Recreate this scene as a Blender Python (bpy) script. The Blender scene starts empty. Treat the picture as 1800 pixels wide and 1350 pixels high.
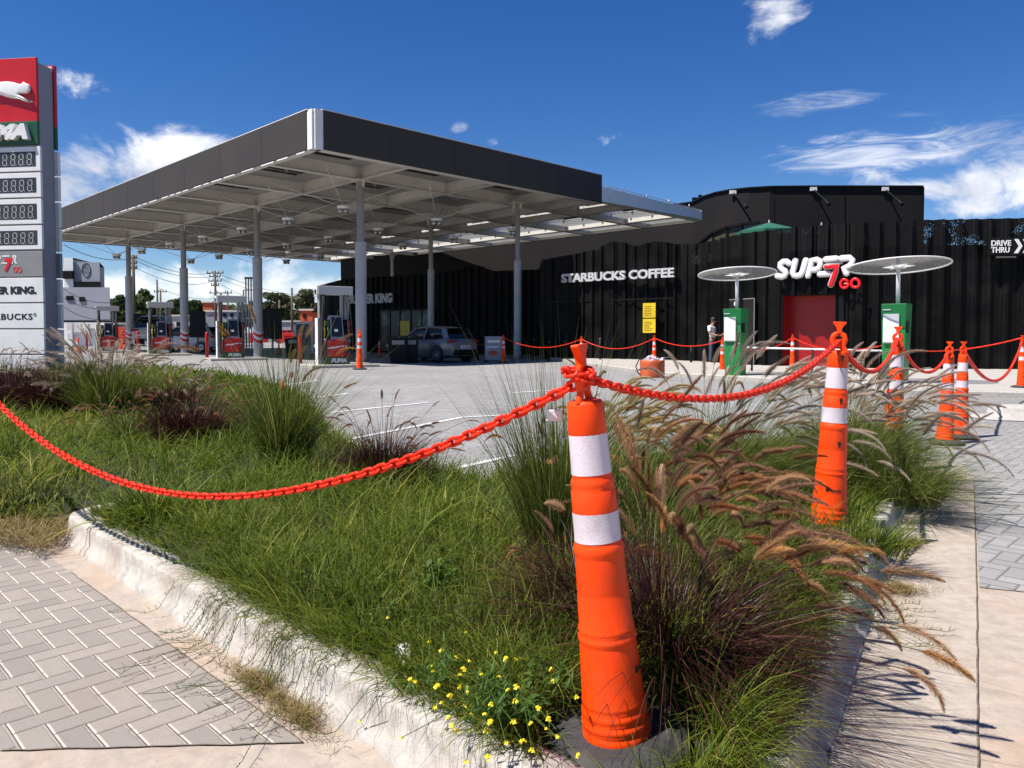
import bpy, bmesh, math, random
import numpy as np
from mathutils import Vector, Matrix
R = math.radians
random.seed(7); rng = np.random.default_rng(11)
S = bpy.context.scene
# ------------------------------------------------------------------ camera
FP = 1340.0; PITCH = R(2.1); CH = 1.2; PPY = 634.
cam = bpy.data.cameras.new('camera'); camo = bpy.data.objects.new('camera', cam); S.collection.objects.link(camo)
cam.sensor_width = 36; cam.lens = 36 * FP / 1800; cam.shift_y = -(675 - PPY) / 1800; cam.clip_end = 3000; cam.clip_start = 0.05
camo.location = (0, 0, CH); camo.rotation_euler = (math.pi / 2 - PITCH, 0, 0); S.camera = camo
# ------------------------------------------------------------------ sky, sun, exposure
SUN_EL = R(59); TS = Vector((-.912, -.41, 0)).normalized()          # azimuth towards the sun
sd = Vector((TS.x * math.cos(SUN_EL), TS.y * math.cos(SUN_EL), math.sin(SUN_EL)))
sl = bpy.data.lights.new('sun', 'SUN'); sl.energy = 4.9; sl.angle = R(.55); sl.color = (1, .96, .90)
so = bpy.data.objects.new('sun', sl); S.collection.objects.link(so); so.rotation_euler = sd.to_track_quat('Z', 'Y').to_euler()
S.view_settings.view_transform = 'Standard'; S.view_settings.look = 'None'; S.view_settings.gamma = 1
S.view_settings.exposure = 0.72
W = bpy.data.worlds.new('World'); S.world = W; W.use_nodes = True

class NT:
    def __init__(s, nt): s.nt = nt; s.n = nt.nodes; s.l = nt.links
    def node(s, t, **k):
        n = s.n.new(t)
        for a, v in k.items(): setattr(n, a, v)
        return n
    def put(s, sock, v):
        if isinstance(v, bpy.types.NodeSocket): s.l.new(v, sock)
        elif v is not None: sock.default_value = v
    def m(s, op, a, b=None, c=None, clamp=False):
        n = s.n.new('ShaderNodeMath'); n.operation = op; n.use_clamp = clamp
        s.put(n.inputs[0], a); s.put(n.inputs[1], b); s.put(n.inputs[2], c); return n.outputs[0]
    def vm(s, op, a, b=None, out=0):
        n = s.n.new('ShaderNodeVectorMath'); n.operation = op; s.put(n.inputs[0], a); s.put(n.inputs[1], b); return n.outputs[out]
    def mix(s, f, a, b):
        n = s.n.new('ShaderNodeMix'); n.data_type = 'RGBA'; s.put(n.inputs[0], f)
        s.put(n.inputs[6], a if not isinstance(a, tuple) else (*a[:3], 1)); s.put(n.inputs[7], b if not isinstance(b, tuple) else (*b[:3], 1)); return n.outputs[2]
    def noise(s, vec, scale, detail=4, rough=.55, dist=0.0):
        n = s.n.new('ShaderNodeTexNoise'); s.put(n.inputs['Vector'], vec); n.inputs['Scale'].default_value = scale
        n.inputs['Detail'].default_value = detail; n.inputs['Roughness'].default_value = rough; n.inputs['Distortion'].default_value = dist; return n.outputs['Fac']
    def ss(s, v, a, b, lo=0., hi=1.):
        n = s.n.new('ShaderNodeMapRange'); n.interpolation_type = 'SMOOTHSTEP'; s.put(n.inputs[0], v)
        n.inputs[1].default_value = a; n.inputs[2].default_value = b; n.inputs[3].default_value = lo; n.inputs[4].default_value = hi; return n.outputs[0]
    def bump(s, h, st=.3, d=.01, nrm=None):
        n = s.n.new('ShaderNodeBump'); s.put(n.inputs['Height'], h); n.inputs['Strength'].default_value = st; n.inputs['Distance'].default_value = d
        if nrm: s.put(n.inputs['Normal'], nrm)
        return n.outputs[0]

w = NT(W.node_tree); w.n.clear()
sky = w.node('ShaderNodeTexSky'); sky.sky_type = 'NISHITA'; sky.sun_disc = False
sky.sun_elevation = SUN_EL; sky.sun_rotation = math.atan2(TS.x, TS.y); sky.altitude = 400; sky.air_density = .95; sky.dust_density = .1; sky.ozone_density = 4.5
tc = w.node('ShaderNodeTexCoord'); D = tc.outputs['Generated']
sp = w.node('ShaderNodeSeparateXYZ'); w.put(sp.inputs[0], D); dx, dy, dz = sp.outputs
az = w.m('ARCTAN2', dx, dy); el = w.m('ARCSINE', dz)
ae = w.node('ShaderNodeCombineXYZ'); w.put(ae.inputs[0], az); w.put(ae.inputs[1], el); AE = ae.outputs[0]
def dirof(px, py):
    r = Vector((0, math.cos(PITCH), -math.sin(PITCH))) + Vector((1, 0, 0)) * ((px - 900) / FP) + Vector((0, math.sin(PITCH), math.cos(PITCH))) * ((PPY - py) / FP)
    r.normalize(); return math.atan2(r.x, r.y), math.asin(r.z)
def blob(px, py, rx, ry, k=1.0, soft=1.0):
    a, e = dirof(px, py)
    u = w.m('MULTIPLY', w.m('SUBTRACT', az, a), FP / rx); v = w.m('MULTIPLY', w.m('SUBTRACT', el, e), FP / ry)
    d = w.m('SQRT', w.m('ADD', w.m('MULTIPLY', u, u), w.m('MULTIPLY', v, v)))
    return w.m('MULTIPLY', w.ss(d, 1.35, .15), k)
mp = w.node('ShaderNodeMapping'); w.put(mp.inputs[0], AE); mp.inputs['Scale'].default_value = (1, 1.35, 1)
n1 = w.noise(mp.outputs[0], 11, 10, .6, .35)
cum = None
for b in [(230, 300, 190, 85, 1.05), (130, 345, 160, 80, 1.1), (330, 262, 110, 34, .8), (150, 152, 62, 34, .72), (1345, 28, 78, 52, .95), (1350, -10, 60, 40, .7), (380, 500, 420, 42, .86), (650, 510, 300, 70, 1.2), (420, 465, 60, 16, .6),
          (170, 500, 200, 40, 1.0), (300, 590, 500, 40, 1.0), (1700, 318, 230, 50, .86), (1560, 348, 260, 26, .8), (1780, 355, 200, 30, .85), (810, 228, 24, 18, .5), (870, 250, 30, 12, .46), (1050, 240, 70, 20, .4), (215, 190, 30, 14, .42),
          (-400, 330, 320, 120, .8), (2300, 320, 420, 90, .8), (-300, 100, 200, 60, .6), (2500, 60, 300, 100, .6)]:
    q = blob(*b); cum = q if cum is None else w.m('MAXIMUM', cum, q)
cf = w.m('ADD', w.m('MULTIPLY', cum, .62), w.m('MULTIPLY', w.m('SUBTRACT', n1, .5), 2.1)); cloud1 = w.m('MULTIPLY', w.ss(cf, .30, .78), w.ss(cum, .04, .3))
mp2 = w.node('ShaderNodeMapping'); w.put(mp2.inputs[0], AE); mp2.inputs['Scale'].default_value = (.8, 4.2, 1); mp2.inputs['Rotation'].default_value = (0, 0, R(-12))
n2 = w.noise(mp2.outputs[0], 13, 8, .66, .9)
cir = None
for b in [(1560, 265, 300, 60, 1.0), (1430, 180, 190, 34, .8), (1720, 250, 210, 60, .95), (1300, 345, 170, 24, .9), (1640, 200, 200, 30, .62), (1530, 60, 60, 24, .4), (1740, 75, 60, 30, .5), (2200, 200, 400, 90, .8)]:
    q = blob(*b); cir = q if cir is None else w.m('MAXIMUM', cir, q)
cloud2 = w.m('MULTIPLY', w.ss(w.m('MULTIPLY', cir, n2), .32, .66), .72)
cl = w.m('MAXIMUM', cloud1, cloud2)
n3 = w.noise(mp.outputs[0], 5, 6, .6, .1)
ccol = w.mix(w.ss(n3, .35, .62), (5.6, 6.1, 7.3), (11.0, 11.1, 11.4))
skyc = w.node('ShaderNodeHueSaturation'); w.put(skyc.inputs['Color'], sky.outputs[0]); skyc.inputs['Saturation'].default_value = 1.30; skyc.inputs['Value'].default_value = 1.08; skyc.inputs['Hue'].default_value = .512
col = w.mix(w.m('MULTIPLY', cl, .95), skyc.outputs[0], ccol)
bg = w.node('ShaderNodeBackground'); w.put(bg.inputs[0], col); bg.inputs[1].default_value = .066
wo = w.node('ShaderNodeOutputWorld'); w.l.new(bg.outputs[0], wo.inputs[0])

# ------------------------------------------------------------------ picture -> place helpers
def ray(px, py):
    return Vector((0, math.cos(PITCH), -math.sin(PITCH))) + Vector((1, 0, 0)) * ((px - 900) / FP) + Vector((0, math.sin(PITCH), math.cos(PITCH))) * ((PPY - py) / FP)
def G(px, py, z=0.0):
    r = ray(px, py); t = (z - CH) / r.z; return Vector((r.x * t, r.y * t, z))
def P(px, py, Y):
    r = ray(px, py); t = Y / r.y; return Vector((r.x * t, Y, CH + r.z * t))
SA = Vector((-.70711, .70711, 0)); SB = Vector((.70711, .70711, 0)); UZ = Vector((0, 0, 1))

# ------------------------------------------------------------------ mesh builder
COL = S.collection
def wloc(o):
    v = Vector((0, 0, 0))
    while o is not None: v += o.location; o = o.parent
    return v
def mesh_np(name, V, F, mats, fi=None, smooth=False, tint=None):
    """V (n,3); F list of (m,k) int arrays or list of lists"""
    me = bpy.data.meshes.new(name)
    V = np.asarray(V, dtype=np.float32)
    if isinstance(F, np.ndarray):
        nf, k = F.shape
        me.vertices.add(len(V)); me.vertices.foreach_set('co', V.ravel())
        me.loops.add(nf * k); me.loops.foreach_set('vertex_index', F.astype(np.int32).ravel())
        me.polygons.add(nf); me.polygons.foreach_set('loop_start', np.arange(nf, dtype=np.int32) * k)
        me.update(calc_edges=True)
    else:
        me.from_pydata([tuple(v) for v in V], [], F); me.update()
    for m in (mats if isinstance(mats, (list, tuple)) else [mats]): me.materials.append(m)
    if fi is not None: me.polygons.foreach_set('material_index', np.asarray(fi, dtype=np.int32))
    if smooth: me.polygons.foreach_set('use_smooth', np.ones(len(me.polygons), dtype=bool))
    if tint is not None:
        a = me.attributes.new('tint', 'FLOAT', 'POINT'); a.data.foreach_set('value', np.asarray(tint, dtype=np.float32))
    me.update(); return me
class MB:
    def __init__(s): s.v = []; s.f = []; s.mi = []; s.cur = 0; s.T = None; s.sm = []; s.s = False
    def add(s, vs, fs):
        b = len(s.v)
        for v in vs:
            v = Vector(v); s.v.append(tuple(s.T @ v) if s.T else tuple(v))
        for f in fs: s.f.append([b + i for i in f]); s.mi.append(s.cur); s.sm.append(s.s)
        return s
    def box(s, lo, hi, rz=0., c=None):
        x0, y0, z0 = lo; x1, y1, z1 = hi
        vs = [Vector(p) for p in ((x0, y0, z0), (x1, y0, z0), (x1, y1, z0), (x0, y1, z0), (x0, y0, z1), (x1, y0, z1), (x1, y1, z1), (x0, y1, z1))]
        if rz or c:
            c = Vector(c or (0, 0, 0)); M = Matrix.Rotation(rz, 3, 'Z'); vs = [M @ v + c for v in vs]
        sm, s.s = s.s, False
        s.add(vs, [(0, 3, 2, 1), (4, 5, 6, 7), (0, 1, 5, 4), (1, 2, 6, 5), (2, 3, 7, 6), (3, 0, 4, 7)]); s.s = sm
        return s
    def bbox(s, lo, hi, b=.01):
        """bevelled box"""
        x0, y0, z0 = lo; x1, y1, z1 = hi
        bm = bmesh.new(); bmesh.ops.create_cube(bm, size=1)
        for v in bm.verts: v.co = Vector(((x0 + x1) / 2 + v.co.x * (x1 - x0), (y0 + y1) / 2 + v.co.y * (y1 - y0), (z0 + z1) / 2 + v.co.z * (z1 - z0)))
        bmesh.ops.bevel(bm, geom=list(bm.edges), offset=b, segments=2, affect='EDGES', profile=.5)
        s.bm(bm); return s
    def bm(s, bm):
        bm.verts.index_update(); s.add([v.co for v in bm.verts], [[v.index for v in f.verts] for f in bm.faces]); bm.free()
    def beam(s, a, b, wd, h, up=UZ):
        a = Vector(a); b = Vector(b); d = (b - a).normalized(); side = d.cross(up)
        if side.length < 1e-4: side = Vector((1, 0, 0))
        side.normalize(); u = side.cross(d)
        vs = [p + side * (i * wd / 2) + u * (j * h / 2) for p in (a, b) for i, j in ((-1, -1), (1, -1), (1, 1), (-1, 1))]
        return s.add(vs, [(0, 1, 2, 3), (7, 6, 5, 4), (0, 4, 5, 1), (1, 5, 6, 2), (2, 6, 7, 3), (3, 7, 4, 0)])
    def tube(s, pts, r, n=8, cap=True, flat=1.0):
        pts = [Vector(p) for p in pts]; rs = r if isinstance(r, (list, tuple)) else [r] * len(pts)
        t0 = (pts[1] - pts[0]).normalized(); ref = Vector((0, 0, 1)) if abs(t0.z) < .9 else Vector((1, 0, 0))
        x = t0.cross(ref).normalized(); vs = []
        for i, p in enumerate(pts):
            t = (pts[min(i + 1, len(pts) - 1)] - pts[max(i - 1, 0)])
            t = t.normalized() if t.length > 1e-9 else t0
            x = (x - t * x.dot(t)); x = x.normalized() if x.length > 1e-6 else t.orthogonal().normalized()
            y = t.cross(x)
            for k in range(n):
                a = 2 * math.pi * k / n; vs.append(p + x * (math.cos(a) * rs[i]) + y * (math.sin(a) * rs[i] * flat))
        fs = [(i * n + k, i * n + (k + 1) % n, (i + 1) * n + (k + 1) % n, (i + 1) * n + k) for i in range(len(pts) - 1) for k in range(n)]
        sm, s.s = s.s, True; s.add(vs, fs); s.s = False
        if cap:
            b = len(s.v) - len(vs); m = len(pts) - 1
            s.f.append([b + k for k in range(n)][::-1]); s.f.append([b + m * n + k for k in range(n)]); s.mi += [s.cur] * 2; s.sm += [False] * 2
        s.s = sm; return s
    def cyl(s, a, b, r0, r1=None, n=16): return s.tube([a, b], [r0, r0 if r1 is None else r1], n)
    def lathe(s, prof, n=24, c=(0, 0, 0), cap=True, sharp=False):
        c = Vector(c); vs = []
        for r, z in prof:
            for k in range(n): a = 2 * math.pi * k / n; vs.append(c + Vector((r * math.cos(a), r * math.sin(a), z)))
        fs = [(i * n + k, i * n + (k + 1) % n, (i + 1) * n + (k + 1) % n, (i + 1) * n + k) for i in range(len(prof) - 1) for k in range(n)]
        sm, s.s = s.s, not sharp; s.add(vs, fs); s.s = False
        if cap:
            b = len(s.v) - len(vs); m = len(prof) - 1
            if prof[0][0] > 1e-4: s.f.append([b + k for k in range(n)][::-1]); s.mi.append(s.cur); s.sm.append(False)
            if prof[m][0] > 1e-4: s.f.append([b + m * n + k for k in range(n)]); s.mi.append(s.cur); s.sm.append(False)
        s.s = sm; return s
    def prism(s, poly, z0, z1, M=None):
        """poly list of (x,y); extruded along z, optional matrix"""
        n = len(poly); vs = [Vector((x, y, z0)) for x, y in poly] + [Vector((x, y, z1)) for x, y in poly]
        if M: vs = [M @ v for v in vs]
        return s.add(vs, [list(range(n))[::-1], [n + i for i in range(n)]] + [(i, (i + 1) % n, n + (i + 1) % n, n + i) for i in range(n)])
    def build(s, name, mats, parent=None, world=False, label=None, bevel=0):
        V = s.v
        if world and parent is not None:
            o = wloc(parent); V = [(x - o.x, y - o.y, z - o.z) for x, y, z in V]
        me = bpy.data.meshes.new(name); me.from_pydata(V, [], s.f); me.update()
        for m in (mats if isinstance(mats, (list, tuple)) else [mats]): me.materials.append(m)
        me.polygons.foreach_set('material_index', s.mi); me.polygons.foreach_set('use_smooth', s.sm); me.update()
        o = bpy.data.objects.new(name, me); COL.objects.link(o)
        if parent is not None: o.parent = parent
        if label: o['label'] = label
        if bevel:
            b = o.modifiers.new('bevel', 'BEVEL'); b.width = bevel; b.segments = 2; b.limit_method = 'ANGLE'
        return o
def tag(o, label=None, cat=None, group=None, kind=None):
    if label: o['label'] = label
    if cat: o['category'] = cat
    if group: o['group'] = group
    if kind: o['kind'] = kind
    return o
def thing(name, label, cat, loc=(0, 0, 0), rz=0., group=None):
    o = bpy.data.objects.new(name, None); COL.objects.link(o); o.location = loc; o.rotation_euler = (0, 0, rz); o.empty_display_size = .2
    return tag(o, label, cat, group)
def obj(name, me, parent=None):
    o = bpy.data.objects.new(name, me); COL.objects.link(o); o.parent = parent; return o
KIDS = {}
def copy_tree(o, parent=None):
    c = o.copy(); COL.objects.link(c); c.parent = parent
    for ch in [x for x in o.children]: copy_tree(ch, c)
    return c
def text_geo(txt, size=1., bold=.0, depth=.05, shear=0., space=1.0, res=3):
    cu = bpy.data.curves.new('t', 'FONT'); cu.body = txt; cu.size = size; cu.offset = bold; cu.extrude = depth / 2; cu.shear = shear; cu.space_character = space
    cu.resolution_u = res; cu.align_x = 'CENTER'; cu.align_y = 'CENTER'
    o = bpy.data.objects.new('t', cu); COL.objects.link(o)
    dg = bpy.context.evaluated_depsgraph_get(); dg.update(); me = bpy.data.meshes.new_from_object(o.evaluated_get(dg))
    vs = [v.co.copy() for v in me.vertices]; fs = [list(p.vertices) for p in me.polygons]
    bpy.data.objects.remove(o); bpy.data.curves.remove(cu); bpy.data.meshes.remove(me)
    return vs, fs
def put_text(mb, txt, centre, right, up, width=None, height=None, bold=.02, depth=.05, shear=0., space=1.0, res=3):
    vs, fs = text_geo(txt, 1., bold, 1., shear, space, res)
    xs = [v.x for v in vs]; ys = [v.y for v in vs]; cx = (min(xs) + max(xs)) / 2; cy = (min(ys) + max(ys)) / 2; tw = max(xs) - min(xs); th = max(ys) - min(ys)
    sx = width / tw if width else height / th; sy = height / th if height else sx
    right = Vector(right).normalized(); up = Vector(up).normalized(); nrm = right.cross(up)
    mb.add([Vector(centre) + right * ((v.x - cx) * sx) + up * ((v.y - cy) * sy) + nrm * (v.z * depth) for v in vs], fs)
    return mb

# ------------------------------------------------------------------ materials
def newmat(name):
    m = bpy.data.materials.new(name); m.use_nodes = True; t = NT(m.node_tree); b = m.node_tree.nodes['Principled BSDF']; return m, t, b
def pm(name, col, rough=.6, var=.12, scale=4., bump=0., bs=60., metal=0., coat=0., spec=.5, coord='Object', dirt=None, dscale=1.5, trans=0., emit=0.):
    m, t, b = newmat(name); c = t.node('ShaderNodeTexCoord').outputs[coord]
    n = t.noise(c, scale, 6, .6); lo = tuple(x * (1 - var) for x in col); hi = tuple(min(1, x * (1 + var)) for x in col)
    k = t.mix(t.ss(n, .3, .7), lo, hi)
    if dirt:
        k = t.mix(t.m('MULTIPLY', t.ss(t.noise(c, dscale, 8, .65, .4), .48, .72), dirt[3]), k, dirt[:3])
    t.put(b.inputs['Base Color'], k); b.inputs['Metallic'].default_value = metal; b.inputs['Specular IOR Level'].default_value = spec
    t.put(b.inputs['Roughness'], t.ss(n, .2, .8, max(0.02, rough * .85), min(1, rough * 1.12)))
    b.inputs['Coat Weight'].default_value = coat; b.inputs['Coat Roughness'].default_value = .08
    if trans: b.inputs['Transmission Weight'].default_value = trans
    if bump: t.put(b.inputs['Normal'], t.bump(t.noise(c, bs, 5, .6), bump, .01))
    return m
def leafmat(name, c0, c1, c2=None, trans=.35, rough=.55, vary=0.):
    """foliage: colour picked by the per blade 'tint' attribute"""
    m, t, b = newmat(name); a = t.node('ShaderNodeAttribute', attribute_name='tint'); f = a.outputs['Fac']
    cr = t.node('ShaderNodeValToRGB'); t.put(cr.inputs[0], f); e = cr.color_ramp.elements
    e[0].color = (*c0, 1); e[1].color = (*c1, 1); e[0].position = 0.; e[1].position = .75 if c2 else 1.
    if c2: q = cr.color_ramp.elements.new(1.); q.color = (*c2, 1)
    c_ = cr.outputs[0]
    if vary:
        oi = t.node('ShaderNodeObjectInfo').outputs['Random']; hs = t.node('ShaderNodeHueSaturation'); t.put(hs.inputs['Color'], c_); t.put(hs.inputs['Value'], t.ss(oi, 0, 1, 1 - vary, 1 + vary * .45)); t.put(hs.inputs['Saturation'], t.ss(t.m('FRACT', t.m('MULTIPLY', oi, 7.3)), 0, 1, .9, 1.2)); c_ = hs.outputs[0]
    t.put(b.inputs['Base Color'], c_); b.inputs['Roughness'].default_value = rough; b.inputs['Specular IOR Level'].default_value = .25
    tr = t.node('ShaderNodeBsdfTranslucent'); t.put(tr.inputs[0], c_); mx = t.node('ShaderNodeMixShader'); mx.inputs[0].default_value = trans
    t.l.new(b.outputs[0], mx.inputs[1]); t.l.new(tr.outputs[0], mx.inputs[2]); t.l.new(mx.outputs[0], t.n['Material Output'].inputs[0]); return m
def herring(name, wd, ang, c0, c1, joint, depth=.006, jw=.05, off=(0, 0), stain=(.30, .2, .13, .35), streak=0., pale=None, jn=.45):
    """block paving in a herringbone bond, module width wd"""
    m, t, b = newmat(name); g = t.node('ShaderNodeNewGeometry').outputs['Position']
    mpn = t.node('ShaderNodeMapping'); t.put(mpn.inputs[0], g); mpn.inputs['Rotation'].default_value = (0, 0, ang); mpn.inputs['Scale'].default_value = (1 / wd,) * 3
    mpn.inputs['Location'].default_value = (off[0], off[1], 0)
    wob = t.node('ShaderNodeTexNoise'); t.put(wob.inputs[0], mpn.outputs[0]); wob.inputs['Scale'].default_value = .35
    v2 = t.vm('ADD', mpn.outputs[0], t.vm('SCALE', wob.outputs['Color'])); v2.node.inputs[1].links[0].from_node.inputs['Scale'].default_value = .07
    s = t.node('ShaderNodeSeparateXYZ'); t.put(s.inputs[0], v2); x, y = s.outputs[0], s.outputs[1]
    ix = t.m('FLOOR', x); iy = t.m('FLOOR', y); fx = t.m('SUBTRACT', x, ix); fy = t.m('SUBTRACT', y, iy)
    d = t.m('SUBTRACT', ix, iy); k = t.m('FLOORED_MODULO', d, 4.0)
    def eq(v): return t.m('COMPARE', k, float(v), .25)
    k0, k1, k2, k3 = eq(0), eq(1), eq(2), eq(3)
    dl = t.m('ADD', fx, k1); dr = t.m('ADD', t.m('SUBTRACT', 1., fx), k0); db = t.m('ADD', fy, k2); dt = t.m('ADD', t.m('SUBTRACT', 1., fy), k3)
    dxx = t.m('MINIMUM', dl, dr); dyy = t.m('MINIMUM', db, dt); dist = t.m('MINIMUM', dxx, dyy)
    bx = t.m('SUBTRACT', ix, k1); by = t.m('SUBTRACT', iy, k2)
    cb = t.node('ShaderNodeCombineXYZ'); t.put(cb.inputs[0], bx); t.put(cb.inputs[1], by)
    wn = t.node('ShaderNodeTexWhiteNoise'); wn.noise_dimensions = '2D'; t.put(wn.inputs[0], cb.outputs[0])
    fine = t.noise(g, 260, 3, .7); big = t.noise(g, 1.3, 6, .6, .3)
    c = t.mix(wn.outputs[0], c0, c1)
    c = t.mix(t.m('MULTIPLY', t.ss(fine, .35, .72), .6), c, tuple(v * .58 for v in c0))
    c = t.mix(t.m('MULTIPLY', t.ss(t.noise(g, 22, 6, .7, .5), .45, .7), .45), c, tuple(v * .72 for v in c0))
    c = t.mix(t.m('MULTIPLY', t.ss(big, .5, .75), stain[3]), c, stain[:3])
    if streak: c = t.mix(t.m('MULTIPLY', t.ss(t.noise(g, .22, 7, .65, .8), .42, .68), streak), c, tuple(v * .55 for v in c0))
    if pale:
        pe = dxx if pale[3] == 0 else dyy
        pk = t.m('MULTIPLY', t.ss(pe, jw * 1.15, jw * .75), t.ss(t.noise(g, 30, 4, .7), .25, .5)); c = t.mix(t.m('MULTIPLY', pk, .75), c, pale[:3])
    jm = t.ss(dist, jw * jn, jw * jn * .4)
    c = t.mix(jm, c, joint)
    t.put(b.inputs['Base Color'], c); b.inputs['Roughness'].default_value = .85; b.inputs['Specular IOR Level'].default_value = .25
    hgt = t.m('ADD', t.ss(dist, jw * .05, jw * 1.35), t.m('MULTIPLY', fine, .10)); hgt = t.m('ADD', hgt, t.m('MULTIPLY', t.noise(g, 45, 4, .7), .10))
    t.put(b.inputs['Normal'], t.bump(hgt, .9, depth)); return m
def concrete(name, col, warm=(.42, .27, .17), k=.45, bump=.35, dark=None):
    m, t, b = newmat(name); g = t.node('ShaderNodeNewGeometry').outputs['Position']
    a = t.noise(g, 2.2, 8, .65, .5); f = t.noise(g, 120, 6, .7); pz = t.noise(g, 14, 7, .7)
    c = t.mix(t.ss(pz, .3, .7), tuple(v * .82 for v in col), tuple(min(1, v * 1.1) for v in col))
    c = t.mix(t.m('MULTIPLY', t.ss(a, .42, .7), k), c, warm)
    c = t.mix(t.m('MULTIPLY', t.ss(f, .58, .75), .4), c, tuple(v * .5 for v in col))
    c = t.mix(t.m('MULTIPLY', t.ss(t.noise(g, 48, 7, .75, .6), .56, .70), .38), c, tuple(v * .55 for v in col)); c = t.mix(t.m('MULTIPLY', t.ss(t.noise(g, 33, 7, .75, .3), .55, .72), .35), c, tuple(min(1, v * 1.35) for v in col))
    if dark: c = t.mix(t.m('MULTIPLY', t.ss(t.noise(g, 5, 8, .7, 1.), .5, .66), dark), c, tuple(v * .45 for v in col))
    t.put(b.inputs['Base Color'], c); b.inputs['Roughness'].default_value = .9; b.inputs['Specular IOR Level'].default_value = .2
    t.put(b.inputs['Normal'], t.bump(t.m('ADD', f, t.m('MULTIPLY', pz, 1.5)), bump, .006)); return m
M = {}
M['orange'] = pm('orange plastic', (.88, .058, .002), .45, .05, 3, .12, 90, dirt=(.50, .075, .02, .45), dscale=9, spec=.25)
M['chain'] = pm('chain plastic', (.78, .028, .004), .4, .08, 20, spec=.3)
M['refl'] = pm('reflective sheet', (.66, .58, .62), .38, .06, 6, .25, 220, dirt=(.44, .36, .35, .6), dscale=11)
M['rubber'] = pm('black rubber', (.030, .029, .029), .8, .3, 8, .3, 80, dirt=(.085, .07, .06, .6), dscale=5)
M['ink'] = pm('black ink', (.04, .006, .003), .6, .1)
M['letter'] = pm('satin aluminium lettering', (.48, .47, .47), .4, .08, 3)
M['white'] = pm('white paint', (.74, .73, .72), .42, .04, 2, dirt=(.55, .53, .5, .2))
M['cream'] = pm('cream steel', (.62, .595, .55), .5, .06, 1.2, .05, 30, dirt=(.45, .40, .33, .35), dscale=.6)
M['deck'] = pm('galvanised deck', (.33, .325, .315), .45, .15, .8, .08, 20, metal=.2)
M['fascia'] = pm('charcoal composite', (.052, .046, .043), .7, .08, .35, spec=.15)
M['colpaint'] = pm('grey column paint', (.47, .455, .435), .4, .06, 1.5, dirt=(.36, .33, .3, .35), dscale=1.2)
M['grey'] = pm('lavender grey panel', (.27, .26, .29), .4, .05, 1.5)
M['dgrey'] = pm('mid grey panel', (.22, .22, .22), .45, .08)
M['black'] = pm('black panel', (.005, .005, .005), .5, .3, 1, spec=.2)
M['blackgloss'] = pm('black glass', (.006, .006, .007), .3, .2, 1)
M['blackmetal'] = pm('black ribbed sheet', (.0055, .0053, .0052), .5, .5, .9, .06, 12, dirt=(.014, .013, .012, .5), dscale=.9, spec=.10)
M['upper'] = pm('anthracite cladding', (.0165, .014, .0136), .7, .12, .3, spec=.15)
M['red'] = pm('red panel', (.50, .004, .006), .4, .06, 1)
M['deepred'] = pm('deep red panel', (.29, .004, .004), .35, .12, 1)
M['green'] = pm('green panel', (.012, .075, .028), .4, .08, 1)
M['kgreen'] = pm('kiosk green', (.008, .20, .045), .38, .06, 1.5)
M['ugreen'] = pm('umbrella green', (.010, .10, .055), .8, .15, 5)
M['yellow'] = pm('yellow poster', (.62, .43, .012), .4, .12, 2)
M['yflower'] = pm('yellow petals', (.82, .66, .01), .6, .15, 30)
M['steel'] = pm('steel', (.45, .45, .46), .3, .1, 8, metal=.9)
M['brick'] = pm('orange brick', (.52, .10, .035), .8, .2, 3)
M['soil'] = pm('soil', (.026, .028, .012), .95, .4, 6, .8, 40, coord='Generated')
M['asph'] = pm('asphalt', (.10, .10, .098), .9, .2, 2, .5, 150)
M['skin'] = pm('skin', (.32, .16, .10), .55, .08)
M['cotton'] = pm('white cotton', (.74, .74, .76), .85, .05, 9, .2, 30)
M['jeans'] = pm('blue jeans', (.045, .06, .095), .9, .25, 12, .3, 80)
M['hair'] = pm('dark hair', (.02, .013, .01), .7, .2)
M['tyre'] = pm('tyre', (.02, .02, .02), .85, .2)
M['pole'] = pm('wooden pole', (.10, .075, .055), .9, .2)
M['bark'] = pm('bark', (.10, .07, .05), .95, .3, 6, .5, 20)
M['petal'] = M['yflower']
def glassy(name, col, alpha):
    m, t, b = newmat(name); b.inputs['Base Color'].default_value = (*col, 1); b.inputs['Roughness'].default_value = .06
    tr = t.node('ShaderNodeBsdfTransparent'); mx = t.node('ShaderNodeMixShader'); mx.inputs[0].default_value = alpha
    t.l.new(tr.outputs[0], mx.inputs[1]); t.l.new(b.outputs[0], mx.inputs[2]); t.l.new(mx.outputs[0], t.n['Material Output'].inputs[0]); return m
M['disc'] = glassy('clear acrylic', (.50, .51, .53), .30)
M['carglass'] = pm('car glass', (.012, .013, .015), .06, .1, 1)
# ================================================================== GROUND
def poly_np(poly): return np.array([(p[0], p[1]) for p in poly], dtype=float)
def inside(x, y, poly):
    p = poly_np(poly); r = np.zeros(x.shape, dtype=bool); n = len(p); j = n - 1
    for i in range(n):
        xi, yi = p[i]; xj, yj = p[j]
        c = ((yi > y) != (yj > y)) & (x < (xj - xi) * (y - yi) / (yj - yi + 1e-12) + xi); r ^= c; j = i
    return r
def edge_dist(x, y, poly, closed=True):
    p = poly_np(poly); d = np.full(x.shape, 1e9); n = len(p)
    for i in range(n if closed else n - 1):
        a = p[i]; b = p[(i + 1) % n]; ab = b - a; t = np.clip(((x - a[0]) * ab[0] + (y - a[1]) * ab[1]) / (ab @ ab + 1e-12), 0, 1)
        d = np.minimum(d, np.hypot(x - a[0] - t * ab[0], y - a[1] - t * ab[1]))
    return d
def sheet(name, poly, z, mat, kind='structure'):
    o = MB().add([(p[0], p[1], z) for p in poly], [list(range(len(poly)))]).build(name, mat); tag(o, kind=kind); return o
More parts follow.
